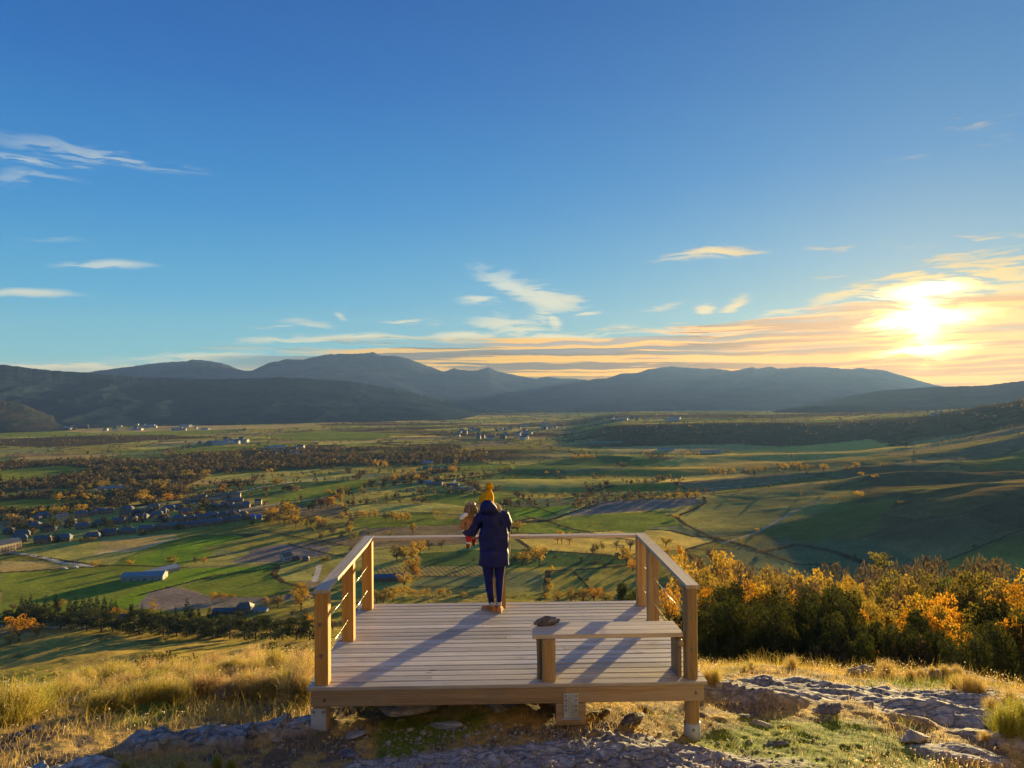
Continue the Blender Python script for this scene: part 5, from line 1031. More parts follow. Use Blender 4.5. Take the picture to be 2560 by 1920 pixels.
R_SLATE = tiled('slate_roof', (.070,.085,.11)); R_BROWN = tiled('brown_roof', (.12,.085,.07)); R_BLUE = plain('blue_sheet_roof', (.03,.14,.48), .4, .15); R_SHEET = plain('pale_sheet_roof', (.20,.23,.26), .5, .2); R_GREEN = plain('green_net', (.06,.16,.12), .7)
B_GLASS = plain('window_glass', (.03,.035,.045), .15, .2, 2, .6); B_WOOD = plain('shutter_wood', (.10,.055,.03))
def gable(L, W, h, rh, ov=.5, hip=0, t=.25):
    """wall box and pitched roof, length along x"""
    b = MB(); b._r = .5
    V = [(-L/2,-W/2,-2.5),(L/2,-W/2,-2.5),(L/2,W/2,-2.5),(-L/2,W/2,-2.5),(-L/2,-W/2,h),(L/2,-W/2,h),(L/2,W/2,h),(-L/2,W/2,h),(-L/2+hip,0,h+rh-.05),(L/2-hip,0,h+rh-.05)]
    F = [(0,1,5,4),(1,2,6,5),(2,3,7,6),(3,0,4,7),(4,8,7),(5,6,9),(4,5,9,8),(6,7,8,9),(3,2,1,0)]
    b.add(V, F, [[(V[i][0]+V[i][1], V[i][2]) for i in f] for f in F], 0, .5)
    r = MB(); k = rh/(W/2); e = W/2+ov; ze = h+rh-k*e; x = L/2+ov*.7; hx = max(L/2+ov*.7-hip*1.0, .5) if hip else x
    T = [(-x,-e,ze),(x,-e,ze),(x,e,ze),(-x,e,ze),(-hx,0,h+rh+.02),(hx,0,h+rh+.02)]; B2 = [(p[0], p[1], p[2]-t) for p in T]; V = [(p[0], p[1], p[2]+.04) for p in T]+B2
    F = [(0,1,5,4),(2,3,4,5),(1,2,5),(3,0,4),(7,6,10,11),(9,8,11,10),(0,6,7,1),(1,7,8,2),(2,8,9,3),(3,9,6,0)]
    if hip: F += [(8,7,11),(6,9,10)]
    else: F = [f for f in F if len(f) == 4]+[(2,1,7,8)]*0
    if not hip: F = [(0,1,5,4),(2,3,4,5),(7,6,10,11),(9,8,11,10),(0,6,7,1),(2,8,9,3),(1,7,11,5),(5,11,8,2),(3,9,10,4),(4,10,6,0)]
    r.add(V, F, [[(V[i][0], V[i][1]) for i in f] for f in F], 0, .5); return b, r
def house(name, L, W, h, rh, wall, roof, hip=0, wins=3, floors=1, chim=True, door=True, balc=False):
    root = empty(name, (0,0,0)); b, r = gable(L, W, h, rh, .5, hip); b.build('wall', wall, root); ro = r.build('roof', roof, root)
    if chim: c = MB(); c.box((L*.2, W*.14, h+rh*.9), (.7,.7,1.6), .03); c.build('chimney', wall, ro)
    for s in (-1, 1):
        for f in range(floors):
            for i in range(wins):
                x = -L/2+L*(i+.5)/wins; z = 1.5+f*2.8
                if z+.7 > h: continue
                q = MB(); q.box((x, s*(W/2+.03), z), (1.1,.10,1.2), .01); w = q.build('window', B_WOOD, root); q = MB(); q.box((x, s*(W/2+.07), z), (.86,.06,.96), .01); q.build('pane', B_GLASS, w)
    for s in (-1, 1):
        for f in range(floors):
            q = MB(); q.box((s*(L/2+.03), 0, 1.6+f*2.8), (.10,1.2,1.2), .01); w = q.build('window', B_WOOD, root); q = MB(); q.box((s*(L/2+.07), 0, 1.6+f*2.8), (.06,.95,.95), .01); q.build('pane', B_GLASS, w)
    if door: q = MB(); q.box((L*.05, -W/2-.04, 1.0), (1.0,.12,2.1), .01); q.build('door', B_WOOD, root)
    if balc:
        for f in range(1, floors):
            for s in (-1, 1): q = MB(); q.box((0, s*(W/2+.6), f*2.8+.1), (L*.8,1.2,.15), .02); q.box((0, s*(W/2+1.15), f*2.8+.6), (L*.8,.08,.9), .02); q.build('balcony', B_WOOD, root)
    return root
def copy_tree(o, parent=None):
    c = o.copy(); COL.objects.link(c); c.parent = parent
    for ch in list(o.children): copy_tree(ch, c)
    return c
HP = {'row': house('house', 15, 10, 4.6, 3.0, B_STONE, R_SLATE, 2.5), 'brick': house('house', 14, 9, 5.0, 2.8, B_BROWN, R_SLATE, 0), 'small': house('house', 10, 9, 4.4, 2.6, B_STONE, R_BROWN, 2.2, 2), 'cream': house('house', 12, 10, 7.6, 3.0, B_CREAM, R_SLATE, 0, 3, 2),
      'white': house('house', 9, 7, 4.4, 2.6, B_WHITE, R_BROWN, 0, 2), 'blue': house('house', 8, 8, 4.6, 2.4, B_GREYW, R_BLUE, 2.2, 2, 1, False), 'apart': house('apartment_building', 20, 12, 10.5, 4, B_CREAM, R_SLATE, 0, 6, 3, True, True, True),
      'long': house('terraced_building', 34, 10, 6.2, 2.2, B_CREAM, R_BROWN, 0, 10, 2, False), 'barn': house('barn', 34, 14, 4.2, 2.4, B_GREYW, R_SHEET, 0, 6, 1, False), 'dbarn': house('barn', 30, 12, 4.2, 2.2, B_BROWN, R_SLATE, 0, 5, 1, False),
      'shed': house('farm_shed', 26, 10, 3.6, 1.6, B_WHITE, R_SHEET, 0, 4, 1, False), 'green': house('greenhouse', 60, 12, 2.6, 1.4, R_GREEN, R_GREEN, 0, 0, 1, False, False)}
_used = set(); BC = {}
def put_building(kind, pos, rz, sc=(1,1,1), label=None, cat='house', group=None):
    o = HP[kind] if kind not in _used else copy_tree(HP[kind]); _used.add(kind)
    o.location = pos; o.rotation_euler = (0, 0, rz); o.scale = sc; tag(o, label, cat, group); return o
def bl(zm, kind, x, base, rzdeg, label, cat='house', group=None, sc=1, w=None):
    ox, oy, s = ZM[zm]; p = ground_at(ox+x*s, oy+base*s); put_building(kind, (p[0], p[1], p[2]-.1), rad(rzdeg), (sc if w is None else w, sc, sc), label, cat, group)
V = 'houses of the village below the knoll'
row1 = [('brick',295,600),('row',440,588),('row',640,575),('brick',760,552),('row',880,538),('brick',1010,525),('small',1100,510),('row',1195,500),('brick',1275,497),('row',1350,490),('brick',1420,482),('row',1490,472),('small',1555,462),('row',1625,452),('small',1690,440)]
for i, (k, x, y) in enumerate(row1): bl('6', k, x, y, 18+random.uniform(-8, 8), 'slate-roofed house, %s from left in the village front row beside the fields' % ORD[i], 'house', V)
row2 = [('row',130,592),('row',150,560),('small',60,540),('row',230,500),('row',340,520),('small',490,470),('row',570,505),('row',700,480),('brick',820,470),('small',920,455),('row',980,440),('row',1120,455),('row',1240,450),('small',1320,445),('row',1400,440),('row',1470,430),('small',1540,425),('row',1620,415),('small',1680,420)]
for i, (k, x, y) in enumerate(row2): bl('6', k, x, y, 16+random.uniform(-14, 14), 'grey-roofed house, %s from left in the village second row' % ORD[i], 'house', V)
row3 = [('small',250,450),('row',300,430),('row',560,420),('small',640,410),('row',690,400),('row',880,385),('brick',950,410),('small',1030,395),('row',1080,420),('small',860,420),('row',1170,380),('row',1220,370),('small',1130,400),('row',1060,370),('small',760,395),('brick',1280,405)]
for i, (k, x, y) in enumerate(row3): bl('6', k, x, y, 16+random.uniform(-16, 16), 'weathered house, %s from left in the village back row under the trees' % ORD[i], 'house', V)
bl('6','apart',20,672,70,'cream apartment building with balconies at the far left edge of the village','apartment block',None,.9)
bl('6','apart',72,655,68,'pale apartment building with dark roof, second at the left village edge','apartment block',None,.8)
bl('6','cream',430,455,60,'sunlit cream house standing above the village roofs','house',V)
bl('6','blue',1742,438,10,'house with bright blue roof, left one of the blue pair','house',V,.9); bl('6','blue',1793,438,10,'house with bright blue roof, right one of the blue pair','house',V,.85)
bl('6','long',1578,292,14,'long pale terrace at the far end of the village road','terrace'); bl('6','long',1470,304,14,'long low brown terrace in the middle of the road row','terrace',None,.7)
bl('6','cream',1400,312,14,'square cream house along the village road','house',V,.9); bl('6','small',1345,322,14,'small brown house along the village road','house',V); bl('6','small',1290,330,14,'leftmost small house along the village road','house',V)
bl('6','dbarn',1535,358,8,'wide dark-roofed school hall in the fields','school building',None,1.1,.95); bl('6','dbarn',1655,356,12,'long grey school wing beside the wide hall','school building',None,.9); bl('6','cream',1700,350,12,'cream block of the school complex','school building',None,.7); bl('6','cream',1785,335,12,'square end block of the school complex','school building',None,.75); bl('6','dbarn',1620,318,12,'rear dark wing of the school complex','school building',None,.8)
bl('6','barn',785,236,6,'long blue-grey industrial roof behind the village','barn',None,1.0,1.3); bl('6','barn',905,237,4,'smaller industrial roof behind the village','barn',None,.8)
bl('6','barn',1000,850,8,'long grey farm barn alone in the green fields','barn',None,.95,.95); bl('6','barn',1105,815,62,'rear wing of the lone farm barn, end wall in sun','barn',None,.85,.9)
bl('6','white',1978,718,50,'small white farmhouse at the dark ploughed field','house'); bl('6','small',2045,722,30,'small stone outbuilding beside the white farmhouse','house',None,.6); bl('6','small',2115,722,10,'low stone ruin right of the white farmhouse','house',None,.55)
bl('6','small',1690,1085,5,'grey farmhouse behind the pine belt','house',None,1.05); bl('6','dbarn',1570,1090,4,'long brown barn left of the grey farmhouse','barn',None,.65,.6); bl('6','shed',1775,1075,0,'low shed right of the grey farmhouse','shed',None,.6); bl('6','small',845,1135,20,'small cottage among the pine belt trees','house',None,.6)
bl('1','dbarn',555,690,4,'long dark-roofed barn beside the vineyard rows','barn',None,.85,.8); bl('1','shed',480,682,4,'small shed left of the vineyard barn','shed',None,.5)
bl('3','dbarn',1480,578,-8,'farm barn in mid valley with white front','barn',None,.9); bl('3','shed',1400,556,-8,'white-roofed farm shed left of the mid valley barn','shed',None,.9); bl('3','dbarn',1620,585,-8,'right-hand barn of the mid valley farm','barn',None,.8); bl('3','shed',1725,607,-5,'long low shed at the bend of the farm track','shed',None,.55,1.3)
bl('3','shed',1400,392,-4,'white shed among the fields beyond the farm','shed',None,1.1,1.3); bl('3','green',1510,432,-4,'long green netted greenhouse in the fields','greenhouse',None,1)
bl('A','shed',1330,158,0,'row of white sheds below the wooded scarp','shed',None,1.2,1.6); bl('A','shed',1715,178,6,'long pale shed at the golden field','shed',None,1.2,2); bl('A','green',800,100,4,'broad blue-grey greenhouses below the scarp','greenhouse',None,1.6,1.6)
def car(pos, rz, paint, label, van=False):
    root = tag(empty('parked_car', pos, rz), label, 'car'); h = 1.9 if van else 1.35
    prof = [(-2.1,.35),(-2.15,.8),(-1.9,h*.62),(-1.5,h),(.5,h),(1.15,h*.66),(2.0,h*.55),(2.15,.5),(2.1,.3)]
    V = [(x, s*.85*(1 if z < h*.7 else .82), z) for s in (-1, 1) for x, z in prof]; n = len(prof)
    F = [tuple(range(n)), tuple(range(2*n-1, n-1, -1))]+[(i, (i+1) % n, (i+1) % n+n, i+n)[::-1] for i in range(n)]
    me = bpy.data.meshes.new('body'); me.from_pydata(V, [], F); me.materials.append(paint); link('body', me, root)
    g = MB(); g.box((-.45, 0, h*.8), (1.9,1.60,h*.22), .03); g.build('window', B_GLASS, root)
    for x in (-1.35, 1.35):
        for s in (-1, 1): w = MB(); w.tube([(x, s*.68, .33), (x, s*.90, .33)], .33, 14); w.build('wheel', B_GLASS, root)
P_W = plain('white_paint', (.75,.75,.75), .3, .03); P_S = plain('silver_paint', (.45,.47,.5), .3, .05); P_D = plain('dark_paint', (.04,.04,.05), .3, .1)
for zm, x, y, p, lab, van in (('6',522,778,P_W,'white van parked on the farm track below the village',True),('6',447,783,P_S,'silver car on the farm track left of the white van',False),('6',1343,330,P_W,'white car on the village road beside the terraces',False),('6',1325,333,P_S,'silver car on the village road behind the white one',False),('1',590,684,P_W,'white van at the vineyard barn',True),('1',470,690,P_D,'dark car in front of the vineyard shed',False)):
    ox, oy, s = ZM[zm]; q = ground_at(ox+x*s, oy+y*s); car((q[0], q[1], q[2]+.02), rad(random.uniform(-30, 60)), p, lab, van)
# far villages, houses a few pixels each
def far_mesh(name, L, W, h, rh, wall, roof):
    b, r = gable(L, W, h, rh, .4, 0); n = len(b.v); b.v += r.v; b.f += [tuple(n+i for i in f) for f in r.f]; b.uv += r.uv; b.mi += [1]*len(r.f); b.rnd += r.rnd
    o = b.build(name, [wall, roof]); return o
FP = [far_mesh('house', 16, 11, 7, 4, B_CREAM, R_BROWN), far_mesh('house', 20, 12, 8, 4, B_WHITE, R_SLATE), far_mesh('house', 14, 10, 8, 4, B_STONE, R_SLATE)]
SH = far_mesh('warehouse', 60, 24, 8, 3, B_WHITE, R_SHEET); _fp = [0, 0, 0, 0]
def far(n, x0, x1, y0, y1, words, group, shed=0, seed=0):
    rs = np.random.default_rng(seed)
    for i in range(n):
        x, y = rs.uniform(x0, x1), rs.uniform(y0, y1); p = ground_at(x, y); k = 3 if rs.uniform() < shed else rs.integers(3); src = SH if k == 3 else FP[k]
        o = src if not _fp[k] else src.copy()
        if _fp[k]: COL.objects.link(o)
        _fp[k] = 1; o.location = (p[0], p[1], p[2]+1); o.rotation_euler = (0, 0, rs.uniform(-.6, .6)); s = rs.uniform(.5, 1.0); o.scale = (s, s, s)
        tag(o, ('pale warehouse ' if k == 3 else ('small cream house ','small white house ','small stone house ')[k])+words, 'warehouse' if k == 3 else 'house', group)
far(16, 0, 120, 1058, 1078, 'of the far town, at its left edge', 'far town, left edge', .06, 1)
far(15, 120, 230, 1060, 1078, 'of the far town, around the large pale block', 'far town, around the pale block', .06, 11)
far(15, 230, 350, 1060, 1078, 'of the far town, right of the large pale block', 'far town, right of the pale block', .06, 12)
far(16, 340, 520, 1066, 1078, 'in the far town, right end', 'far town, right end', .5, 2)
far(7, 490, 600, 1108, 1117, 'of the works in the dark wood strip', 'works in the far wood strip', .6, 3)
far(5, 560, 610, 960+140, 1100+6, 'beyond the far pine strip', 'works beyond the pine strip', .3, 9)
far(14, 1130, 1200, 1074, 1100, 'of the far wooded village, its left third', 'far wooded village, left third', .05, 4)
far(12, 1200, 1265, 1074, 1100, 'of the far wooded village, its middle', 'far wooded village, middle', .05, 13)
far(12, 1265, 1330, 1074, 1100, 'of the far wooded village, its right third', 'far wooded village, right third', .05, 14)
far(14, 640, 760, 1122, 1140, 'in the belt of woods left of centre', 'houses in the wood belt', .1, 5)
far(12, 1500, 1720, 1046, 1052, 'on top of the wooded terrace', 'village on the wooded terrace', .1, 6)
far(12, 1270, 1420, 1062, 1075, 'in the hazy fields below the mountains', 'hamlet below the mountains', .1, 7)
far(6, 2270, 2460, 1030, 1040, 'on the right foothill slope', 'houses on the right foothill', .0, 8)
o = far_mesh('sanatorium_block', 150, 26, 26, 4, B_WHITE, R_SLATE); p = ground_at(190, 1062); o.location = p; tag(o, 'large pale block at the foot of the dark mountain slope', 'large building')
# ------------------------------------------------------------------ knoll: grass, shrubs and stones
def mat_grass(name, c1, c2, tr=.45):
    m, t, o = new_mat(name); rn = t.n('ShaderNodeAttribute', attribute_name='rnd').outputs['Fac']; col = t.mix(rn, c1, c2); g = t.n('ShaderNodeNewGeometry')
    p = t.n('ShaderNodeBsdfPrincipled'); t.put(p.inputs['Base Color'], col); p.inputs['Roughness'].default_value = .5; p.inputs['Specular IOR Level'].default_value = .25
    tl = t.n('ShaderNodeBsdfTranslucent'); t.put(tl.inputs[0], col); mx = t.n('ShaderNodeMixShader'); mx.inputs[0].default_value = tr
    t.put(mx.inputs[1], p.outputs[0]); t.put(mx.inputs[2], tl.outputs[0]); t.put(o.inputs[0], mx.outputs[0]); return m
G_DRY = mat_grass('dry_grass', (.34,.22,.06), (.70,.52,.20)); G_GREEN = mat_grass('green_grass', (.09,.15,.012), (.26,.32,.04)); G_GOLD = mat_grass('golden_stems', (.32,.25,.04), (.62,.46,.11), .45)
G_RUST = mat_grass('rusty_stems', (.20,.10,.04), (.45,.27,.12)); G_HEAD = mat_grass('seed_heads', (.55,.42,.28), (.85,.78,.66), .5); G_YG = mat_grass('yellow_green_stems', (.18,.19,.02), (.42,.38,.06), .45)
def blades(P, h, w, rs, lean=.35, seg=2):
    """curved tapering blades rooted at P"""
    n = len(P); a = rs.uniform(0, 2*PI, n); d = np.c_[np.cos(a), np.sin(a), np.zeros(n)]; b = rs.uniform(0, 2*PI, n); side = np.c_[np.cos(b), np.sin(b), np.zeros(n)]
    h = np.asarray(h)*np.ones(n); w = np.asarray(w)*np.ones(n); ln = lean*rs.uniform(.2, 1.3, n); V = []
    for k in range(seg+1):
        t = k/seg; c = P+d*(ln*h*t*t)[:, None]+np.array([0, 0, 1])*(h*t*(1-.25*ln*t))[:, None]; ww = (w*(1-t*.85))[:, None]*side; V += [c-ww, c+ww]
    V = np.stack(V, 1).reshape(-1, 3); m = 2*(seg+1); base = np.arange(n)[:, None]*m; F = np.concatenate([base+np.array([[2*k, 2*k+1, 2*k+3, 2*k+2]]) for k in range(seg)]); return V, F
def scatter(n, rs, r0=5.2, r1=17, azm=44, azc=0):
    r = np.sqrt(rs.uniform(r0*r0, r1*r1, n)); a = np.radians(rs.uniform(azc-azm, azc+azm, n)); return r*np.sin(a), r*np.cos(a)
def under_deck(x, y): c, s = math.cos(DYAW), math.sin(DYAW); u = (x-DCX)*c+(y-DNY)*s; v = -(x-DCX)*s+(y-DNY)*c; return (np.abs(u) < DW/2+.05) & (v > -.0) & (v < DD+.1)
def grass():
    rs = np.random.default_rng(51)
    sets = [('dry_grass', G_DRY, 150000, (.03,.10), .0016, 'short dry tawny grass covering the knoll'), ('green_grass', G_GREEN, 130000, (.025,.07), .0016, 'short green grass among the dry turf near the deck')]
    for nm, mt, n, (h0, h1), w, lab in sets:
        x, y = scatter(n, rs); rk = ROCK(x, y); g = fbm(x*.9, y*.9, 84, 4); gsp = np.exp(-((x-3)/1.6)**2-((y-7.6)/1.0)**2)*2*.55; gm = sst(-g+gsp*1.6+.9*np.exp(-((x+1.5)/1.6)**2-((y-7.7)/.5)**2), .1, .45)
        gv = np.exp(-((x+.2)/3.0)**2-((y-6.8)/.75)**2); den = (1-rk)*(1-.8*sst(gv, .3, .7)); den = den*(gm if nm == 'green_grass' else (1-.75*gm)*(.25+.75*sst(fbm(x*2, y*2, 57, 3), -.3, .3)))
        k = rs.uniform(0, 1, n) < den; x, y = x[k], y[k]; cl = .35+.8*vnoise(x*3, y*3, 58); h = rs.uniform(h0, h1, len(x))*cl*1.4
        under = under_deck(x, y); h = np.where(under, h*.8, h); P = np.c_[x, y, H(x, y)-.004]; V, F = blades(P, h, w+.00012*np.hypot(x, y), rs, .8, 2)
        me = npmesh(nm, V, F, dict(rnd=np.repeat(rs.uniform(0, 1, len(P)), 6))); me.materials.append(mt); tag(link(nm, me), lab, 'grass', None, 'stuff')
    n = 90000; x, y = scatter(n, rs, 7.5, 16.5); q = sst(x, -1.9, -2.7)*sst(y, 7.6, 9.0)*(1-ROCK(x, y))*sst(fbm(x*.9, y*.9, 66, 3), -.45, .1); q = np.maximum(q, .35*sst(np.hypot(x, y), 11.5, 13)*sst(x, 2, 3)*(1-ROCK(x, y)))
    k = (rs.uniform(0, 1, n) < q) & ~under_deck(x, y); x, y = x[k], y[k]; h = rs.uniform(.10, .30, len(x))*(.5+.8*vnoise(x*1.6, y*1.6, 67)); P = np.c_[x, y, H(x, y)-.004]; V, F = blades(P, h, .0022, rs, .7, 2)
    me = npmesh('tall_dry_grass', V, F, dict(rnd=np.repeat(rs.uniform(0, 1, len(P)), 6))); me.materials.append(G_GOLD); tag(link('tall_dry_grass', me), 'tall straw-coloured grass covering the left bank', 'grass', None, 'stuff')
    # dry flower stems, lower right and along the rim
    n = 60000; x, y = scatter(n, rs, 5.2, 16); az = np.degrees(np.arctan2(x, y)); q = np.maximum.reduce([sst(x, 1.2, 2.2)*sst(y, 7.6, 6.9), sst(x, 6, 7.5)*.5, sst(x, -1.6, -2.6)*sst(y, 8.0, 9.0)*.8, sst(x, -3.4, -4.2)*.3, sst(np.hypot(x, y), 11, 13)*.6]); q = q*(1-ROCK(x, y)*.85)*sst(fbm(x*1.1, y*1.1, 59, 3), -.25, .2)
    k = (rs.uniform(0, 1, n) < q) & ~under_deck(x, y); x, y = x[k], y[k]; h = rs.uniform(.08, .24, len(x))*(.6+.6*vnoise(x*2, y*2, 60)); P = np.c_[x, y, H(x, y)-.004]; V, F = blades(P, h, .0017, rs, .5, 2)
    me = npmesh('dry_stems', V, F, dict(rnd=np.repeat(rs.uniform(0, 1, len(P)), 6))); me.materials.append(G_RUST); tag(link('dry_stems', me), 'thin dry flower stems standing in the turf', 'grass', None, 'stuff')
    tip = V.reshape(-1, 6, 3)[:, 4:].mean(1); s = rs.uniform(0, 1, len(tip)) < .55; tp = np.repeat(tip[s], 3, 0)+rs.normal(size=(s.sum()*3, 3))*.004; V, F = cards(tp, .0065*rs.uniform(.6, 1.3, len(tp)), rs)
    me = npmesh('seed_heads', V, F, dict(rnd=np.repeat(rs.uniform(0, 1, len(tp)), 4))); me.materials.append(G_HEAD); tag(link('seed_heads', me), 'pale seed heads on the dry stems', 'seed heads', None, 'stuff')
grass()
def shrub_proto(seed, mats, n=520, head=.35, spread=.5):
    """unit-height shrub: stems fanning from a root, side shoots, seed heads"""
    rs = np.random.default_rng(seed); a = rs.uniform(0, 2*PI, n); tilt = np.abs(rs.normal(size=n))*.42*spread/.5+.03; L = rs.uniform(.55, 1.05, n)*(1-.25*tilt); d = np.c_[np.cos(a)*np.sin(tilt), np.sin(a)*np.sin(tilt), np.cos(tilt)]
    root = rs.normal(size=(n, 3))*np.array([.13, .13, 0]); V = []; side = np.cross(d, rs.normal(size=(n, 3))); side /= np.linalg.norm(side, axis=1)[:, None]; seg = 3
    for k in range(seg+1): t = k/seg; c = root+d*(L*t)[:, None]+np.array([0, 0, -.12])*(t*t*tilt*L)[:, None]; ww = side*(.0042*(1-.6*t)); V += [c-ww, c+ww]
    tips = root+d*L[:, None]; V = np.stack(V, 1).reshape(-1, 3); base = np.arange(n)[:, None]*8; F = np.concatenate([base+np.array([[2*k, 2*k+1, 2*k+3, 2*k+2]]) for k in range(seg)])
    m = n*4; pk = rs.integers(0, n, m); t = rs.uniform(.35, .98, m); c = root[pk]+d[pk]*(L[pk]*t)[:, None]+rs.normal(size=(m, 3))*.015; V2, F2 = blades(c, rs.uniform(.05, .14, m), .0026, rs, .9, 1)
    st = npmesh('stems', V, F, dict(rnd=np.repeat(rs.uniform(0, 1, n), 8))); st.materials.append(mats[0]); lf = npmesh('leaves', V2, F2, dict(rnd=np.repeat(rs.uniform(0, 1, m), 4))); lf.materials.append(mats[1])
    k = rs.uniform(0, 1, n) < head; V3, F3 = cards(np.repeat(tips[k], 2, 0)+rs.normal(size=(k.sum()*2, 3))*.006, .0105*rs.uniform(.6, 1.2, k.sum()*2), rs); hd = npmesh('seed_heads', V3, F3, dict(rnd=np.repeat(rs.uniform(0, 1, k.sum()*2), 4))); hd.materials.append(G_HEAD)
    return st, lf, hd
SP = {'gold': [shrub_proto(s, (G_GOLD, G_YG)) for s in (1, 2, 3)], 'rust': [shrub_proto(s, (G_RUST, G_DRY), 560, .45, .6) for s in (4, 5)], 'yg': [shrub_proto(s, (G_YG, G_YG), 620, .25, .5) for s in (6, 7)], 'straw': [shrub_proto(s, (G_DRY, G_GOLD), 480, .5, .65) for s in (8, 9)]}
SW = dict(gold='golden broom shrub', rust='rust-brown dry shrub', yg='yellow-green shrub', straw='straw-coloured grass tussock')
def shrubs(zm, items, where, group):
    ox, oy, s = ZM[zm]; rs = np.random.default_rng(len(items)); L = sorted([f.split() for f in items.split(';') if f.strip()], key=lambda f: float(f[1])); c = {}
    for f in L:
        k = f[0]; c[k] = c.get(k, 0)+1
        p = ground_at(ox+float(f[1])*s, oy+float(f[3])*s, 4.5) if f[3][0] != 'r' else None
        if p is None: d = ray(ox+float(f[1])*s, oy+float(f[2])*s); hl = math.hypot(d[0], d[1]); r = float(f[3][1:]); X, Y = d[0]/hl*r, d[1]/hl*r; p = (X, Y, float(H(np.array([X]), np.array([Y]))[0]))
        d = ray(ox+float(f[1])*s, oy+float(f[2])*s); r = math.hypot(p[0], p[1]); h = CAMZ+d[2]/math.hypot(d[0], d[1])*r-p[2]; h = min(max(h, .12), 1.1)
        root = tag(empty('shrub' if k != 'straw' else 'grass_tussock', (p[0], p[1], p[2]-.02), rs.uniform(0, 6.28)), SW[k]+', '+ORD[min(c[k], len(ORD))-1]+' from left '+where, 'shrub', group); w = float(f[4]) if len(f) > 4 else 1.; root.scale = (h*w, h*w, h)
        pr = SP[k][rs.integers(len(SP[k]))]
        for nm, me in zip(('stems', 'leaves', 'seed_heads'), pr): o = link(nm, me, root); o['kind'] = 'stuff'
rs_ = np.random.default_rng(77)
auto = []
for i in range(120):   # the shrub bank along the left rim, filled in back to front
    x = rs_.uniform(-30, 2150); y = rs_.uniform(560, 790)+ (40 if x < 900 else 0); k = ['gold','gold','straw','rust','yg','straw'][rs_.integers(6)] if x < 1200 else ['rust','straw','gold','straw'][rs_.integers(4)]
    auto.append('%s %.0f %.0f %.0f %.2f' % (k, x, y-rs_.uniform(95, 170), y, rs_.uniform(1.1, 1.6)))
for nm, lo, hi in (('back', 0, 640), ('middle', 640, 700), ('lower middle', 700, 760), ('front', 760, 9999)):
    shrubs('4', ';'.join(a for a in auto if lo <= float(a.split()[3]) < hi), 'in the '+nm+' of the left bank', 'shrubs in the %s of the left bank' % nm)
shrubs('4', 'gold 60 640 960 1.3;gold 160 660 950 1.2;gold 20 700 1000 1.2;yg 250 690 900 1.2;gold 720 700 880 1.3;gold 660 720 890 1.2;gold 830 690 860 1.3;yg 430 670 790 1.4;gold 760 510 690 1.3;gold 850 520 660 1.2;gold 700 520 670 1.2;gold 1060 620 800 1.3;gold 960 650 830 1.3;gold 1180 630 800 1.3;gold 1250 640 820 1.2;gold 1190 490 620 1.2;gold 1260 500 620 1.1;rust 1420 590 770 1.4;rust 1520 600 740 1.3;straw 1340 600 760 1.3;rust 1600 560 700 1.3;straw 1700 560 740 1.4;gold 1650 480 640 1.2;gold 1780 490 640 1.1;gold 1580 500 640 1.1;straw 1860 600 760 1.4;gold 1950 560 740 1.3;straw 2040 560 780 1.4;rust 2100 560 800 1.3;gold 1790 650 790 1.3;gold 2120 620 820 1.2', 'in the near left shrub bank', 'tall shrubs in the near left bank')
shrubs('4', 'yg 1500 1150 1290 .8;yg 1600 1180 1300 .8;gold 1250 1180 1290 .8;gold 860 1200 1290 .8', 'at the bottom left edge of the picture', 'shrubs at the bottom edge')
shrubs('5', 'straw 180 770 890 1.1;gold 230 780 900 1;gold 460 740 800 1.2;gold 420 760 815 1.1;rust 780 620 790 1.1;rust 850 610 790 .9;straw 720 700 790 1.1;gold 900 690 790 1.2;gold 970 690 780 1.2;straw 1060 715 800 1.3;straw 1130 720 810 1.3;straw 1200 725 810 1.3;rust 1260 740 820 1.3;straw 1330 725 840 1.4;rust 1400 740 830 1.2;straw 1700 760 830 1.4;straw 1780 760 840 1.3;straw 1620 770 830 1.2;straw 1850 800 940 1.2;gold 1780 820 920 1.3;straw 1920 840 950 1.2;straw 2170 720 800 1.4;straw 2120 900 1020 1.4;yg 2100 1010 1220 1.2;yg 2190 960 1210 1.3;yg 2040 1080 1200 1.1;gold 2190 1000 1150 1.3;straw 2000 960 1050 1.3;straw 1960 1180 1280 1.2;rust 1480 790 860 1.2;straw 1550 780 850 1.2', 'right of the platform', 'shrubs right of the platform')
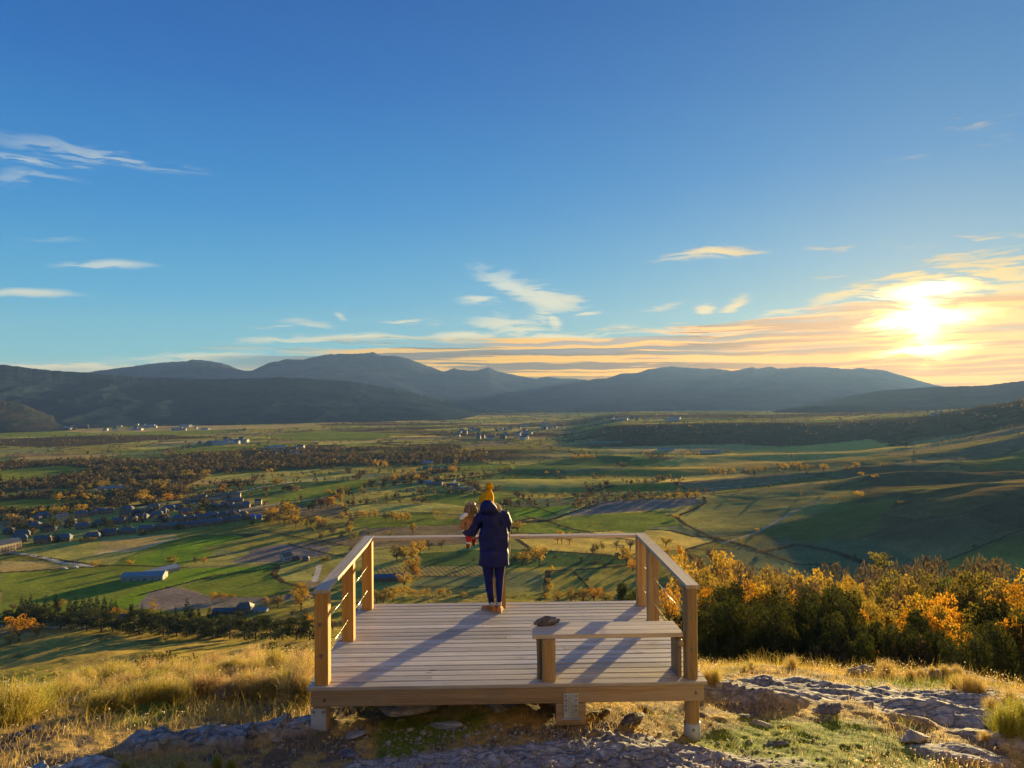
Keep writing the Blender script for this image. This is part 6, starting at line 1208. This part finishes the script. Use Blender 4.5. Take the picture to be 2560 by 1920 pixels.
def stones():
    rs = np.random.default_rng(61); def_ = [('4',1715,1120,.20,.22,.19,M_STONE,'dark pointed rock on the bare ground left of the deck'),('4',500,835,.22,.2,.10,M_STONE2,'grey stone below the yellow-green shrub, left'),('4',425,850,.26,.2,.09,M_STONE,'dark stone left of the grey stone among shrubs'),
        ('4',235,1035,.26,.16,.07,M_STONE,'flat dark stone near the left edge'),('4',100,1090,.14,.12,.09,M_STONE,'small dark stone at the far left edge'),('4',1290,665,.30,.24,.18,M_STONE,'brown rock half hidden in the left shrub bank'),('4',1560,800,.45,.3,.13,M_STONE2,'tan rock at the foot of the rusty shrubs'),
        ('4',1820,1030,.14,.1,.06,M_STONE2,'pale pebble near the left deck foot'),('4',1900,1100,.12,.09,.05,M_STONE2,'light pebble left of the gravel'),('5',2080,770,.9,.6,.42,M_STONE2,'large slanted boulder on the right rim'),('5',1890,740,.7,.5,.22,M_STONE2,'low boulder left of the slanted one'),
        ('5',1200,855,.85,.45,.25,M_STONE2,'grey boulder with dark hollow beside it, right outcrop'),
        ('5',1000,1110,.55,.35,.2,M_STONE,'dark slate block at the outcrop front'),
        ('5',1560,1290,.5,.3,.16,M_STONE2,'rock below the outcrop near lower right'),('5',2100,1330,.2,.14,.09,M_STONE2,'small rounded stone at the lower right'),
        ('5',435,1125,.22,.1,.03,M_STONE,'thin stone in the green grass right of the deck'),('5',520,1170,.24,.12,.04,M_STONE2,'flat stone in the green grass'),('5',640,1310,.5,.14,.06,M_STONE,'flat half-buried stone below the green patch'),('2',780,1450,.2,.12,.06,M_STONE,'brown stone under the deck edge'),('2',980,1530,.4,.22,.12,M_STONE,'dark block in front of the deck, right of the steel plate'),
        ('2',700,1470,.25,.14,.05,M_STONE,'flat brown stone beside the steel plate'),('2',500,1500,.22,.1,.03,M_SLAB,'pale flat slab just below the steel plate'),('2',90,1400,.3,.2,.12,M_STONE,'dark stone in the shadow below the deck middle'),('Z',1530,640,.42,.25,.10,M_STONE2,'rounded rock in front of the deck middle'),('Z',1100,550,.12,.08,.03,M_SLAB,'thin pale stone by the grass'),('Z',660,720,.28,.14,.05,M_SLAB,'flat grey stone in the gravel'),('Z',1990,440,.34,.22,.13,M_STONE2,'brown-grey rock right below the fascia beam'),('Z',1200,640,.09,.06,.03,M_SLAB,'small pale chip in the gravel'),('Z',640,880,.3,.15,.05,M_STONE,'dark flat stone at the bottom edge')]
    ZM['Z'] = (700,1660,.2712)
    for i, (zm, x, y, a, b, c, mt, lab) in enumerate(def_):
        ox, oy, s = ZM[zm]; p = ground_at(ox+x*s, oy+y*s, 4.5); o = link('boulder' if a > .45 else 'stone', rock_mesh('stone', ((a, b*1.2, c*1.25) if a <= .45 else (a*.72, b*.85, c*.85)), 200+i, mt, sub=5 if a > .45 else 4, ang=.42)); o.location = (p[0], p[1]+b*.4, p[2]+c*(.22 if a <= .45 else .02)); o.rotation_euler = (rs.uniform(-.1, .1), rs.uniform(-.15, .15), rs.uniform(-.5, .5)); tag(o, lab, 'boulder' if a > .45 else 'stone')
    o = link('stone_slab', rock_mesh('stone_slab', (.62, .42, .13), 301, M_SLAB, sub=4)); p = ground_at(700+1200*.2712, 1660+430*.2712, 4.5); o.location = (p[0]+.0, 8.0, -.33); tag(o, 'long pale slab lying under the front beam of the deck', 'stone slab')
    # loose gravel
    n = 5200; x = rs.normal(size=n)*2.3-.1; y = rs.uniform(5.6, 7.9, n); k = (rs.uniform(0, 1, n) < np.exp(-((x+.2)/2.8)**2)); x, y = x[k], y[k]; z = H(x, y); C = np.c_[x, y, z+.004]
    base = np.array([(1,0,-.3),(-.5,.8,-.3),(-.5,-.8,-.3),(.1,0,.6),(-1,.1,.1),(.4,.9,.2)]); s = rs.gamma(2., .006, len(C))+.004; q = rs.uniform(.6, 1.3, (len(C), 6, 3)); V = C[:, None]+base[None]*q*s[:, None, None]; F = np.array([(0,5,3),(5,4,3),(4,2,3),(2,0,3),(0,1,5),(5,1,4),(4,1,2),(2,1,0)]); F = (np.arange(len(C))[:, None, None]*6+F[None]).reshape(-1, 3)
    me = npmesh('gravel', V.reshape(-1, 3), F, None); me.materials.append(M_SLAB); tag(link('gravel', me), 'loose gravel on the trodden ground in front of the deck', 'gravel', None, 'stuff')
stones()
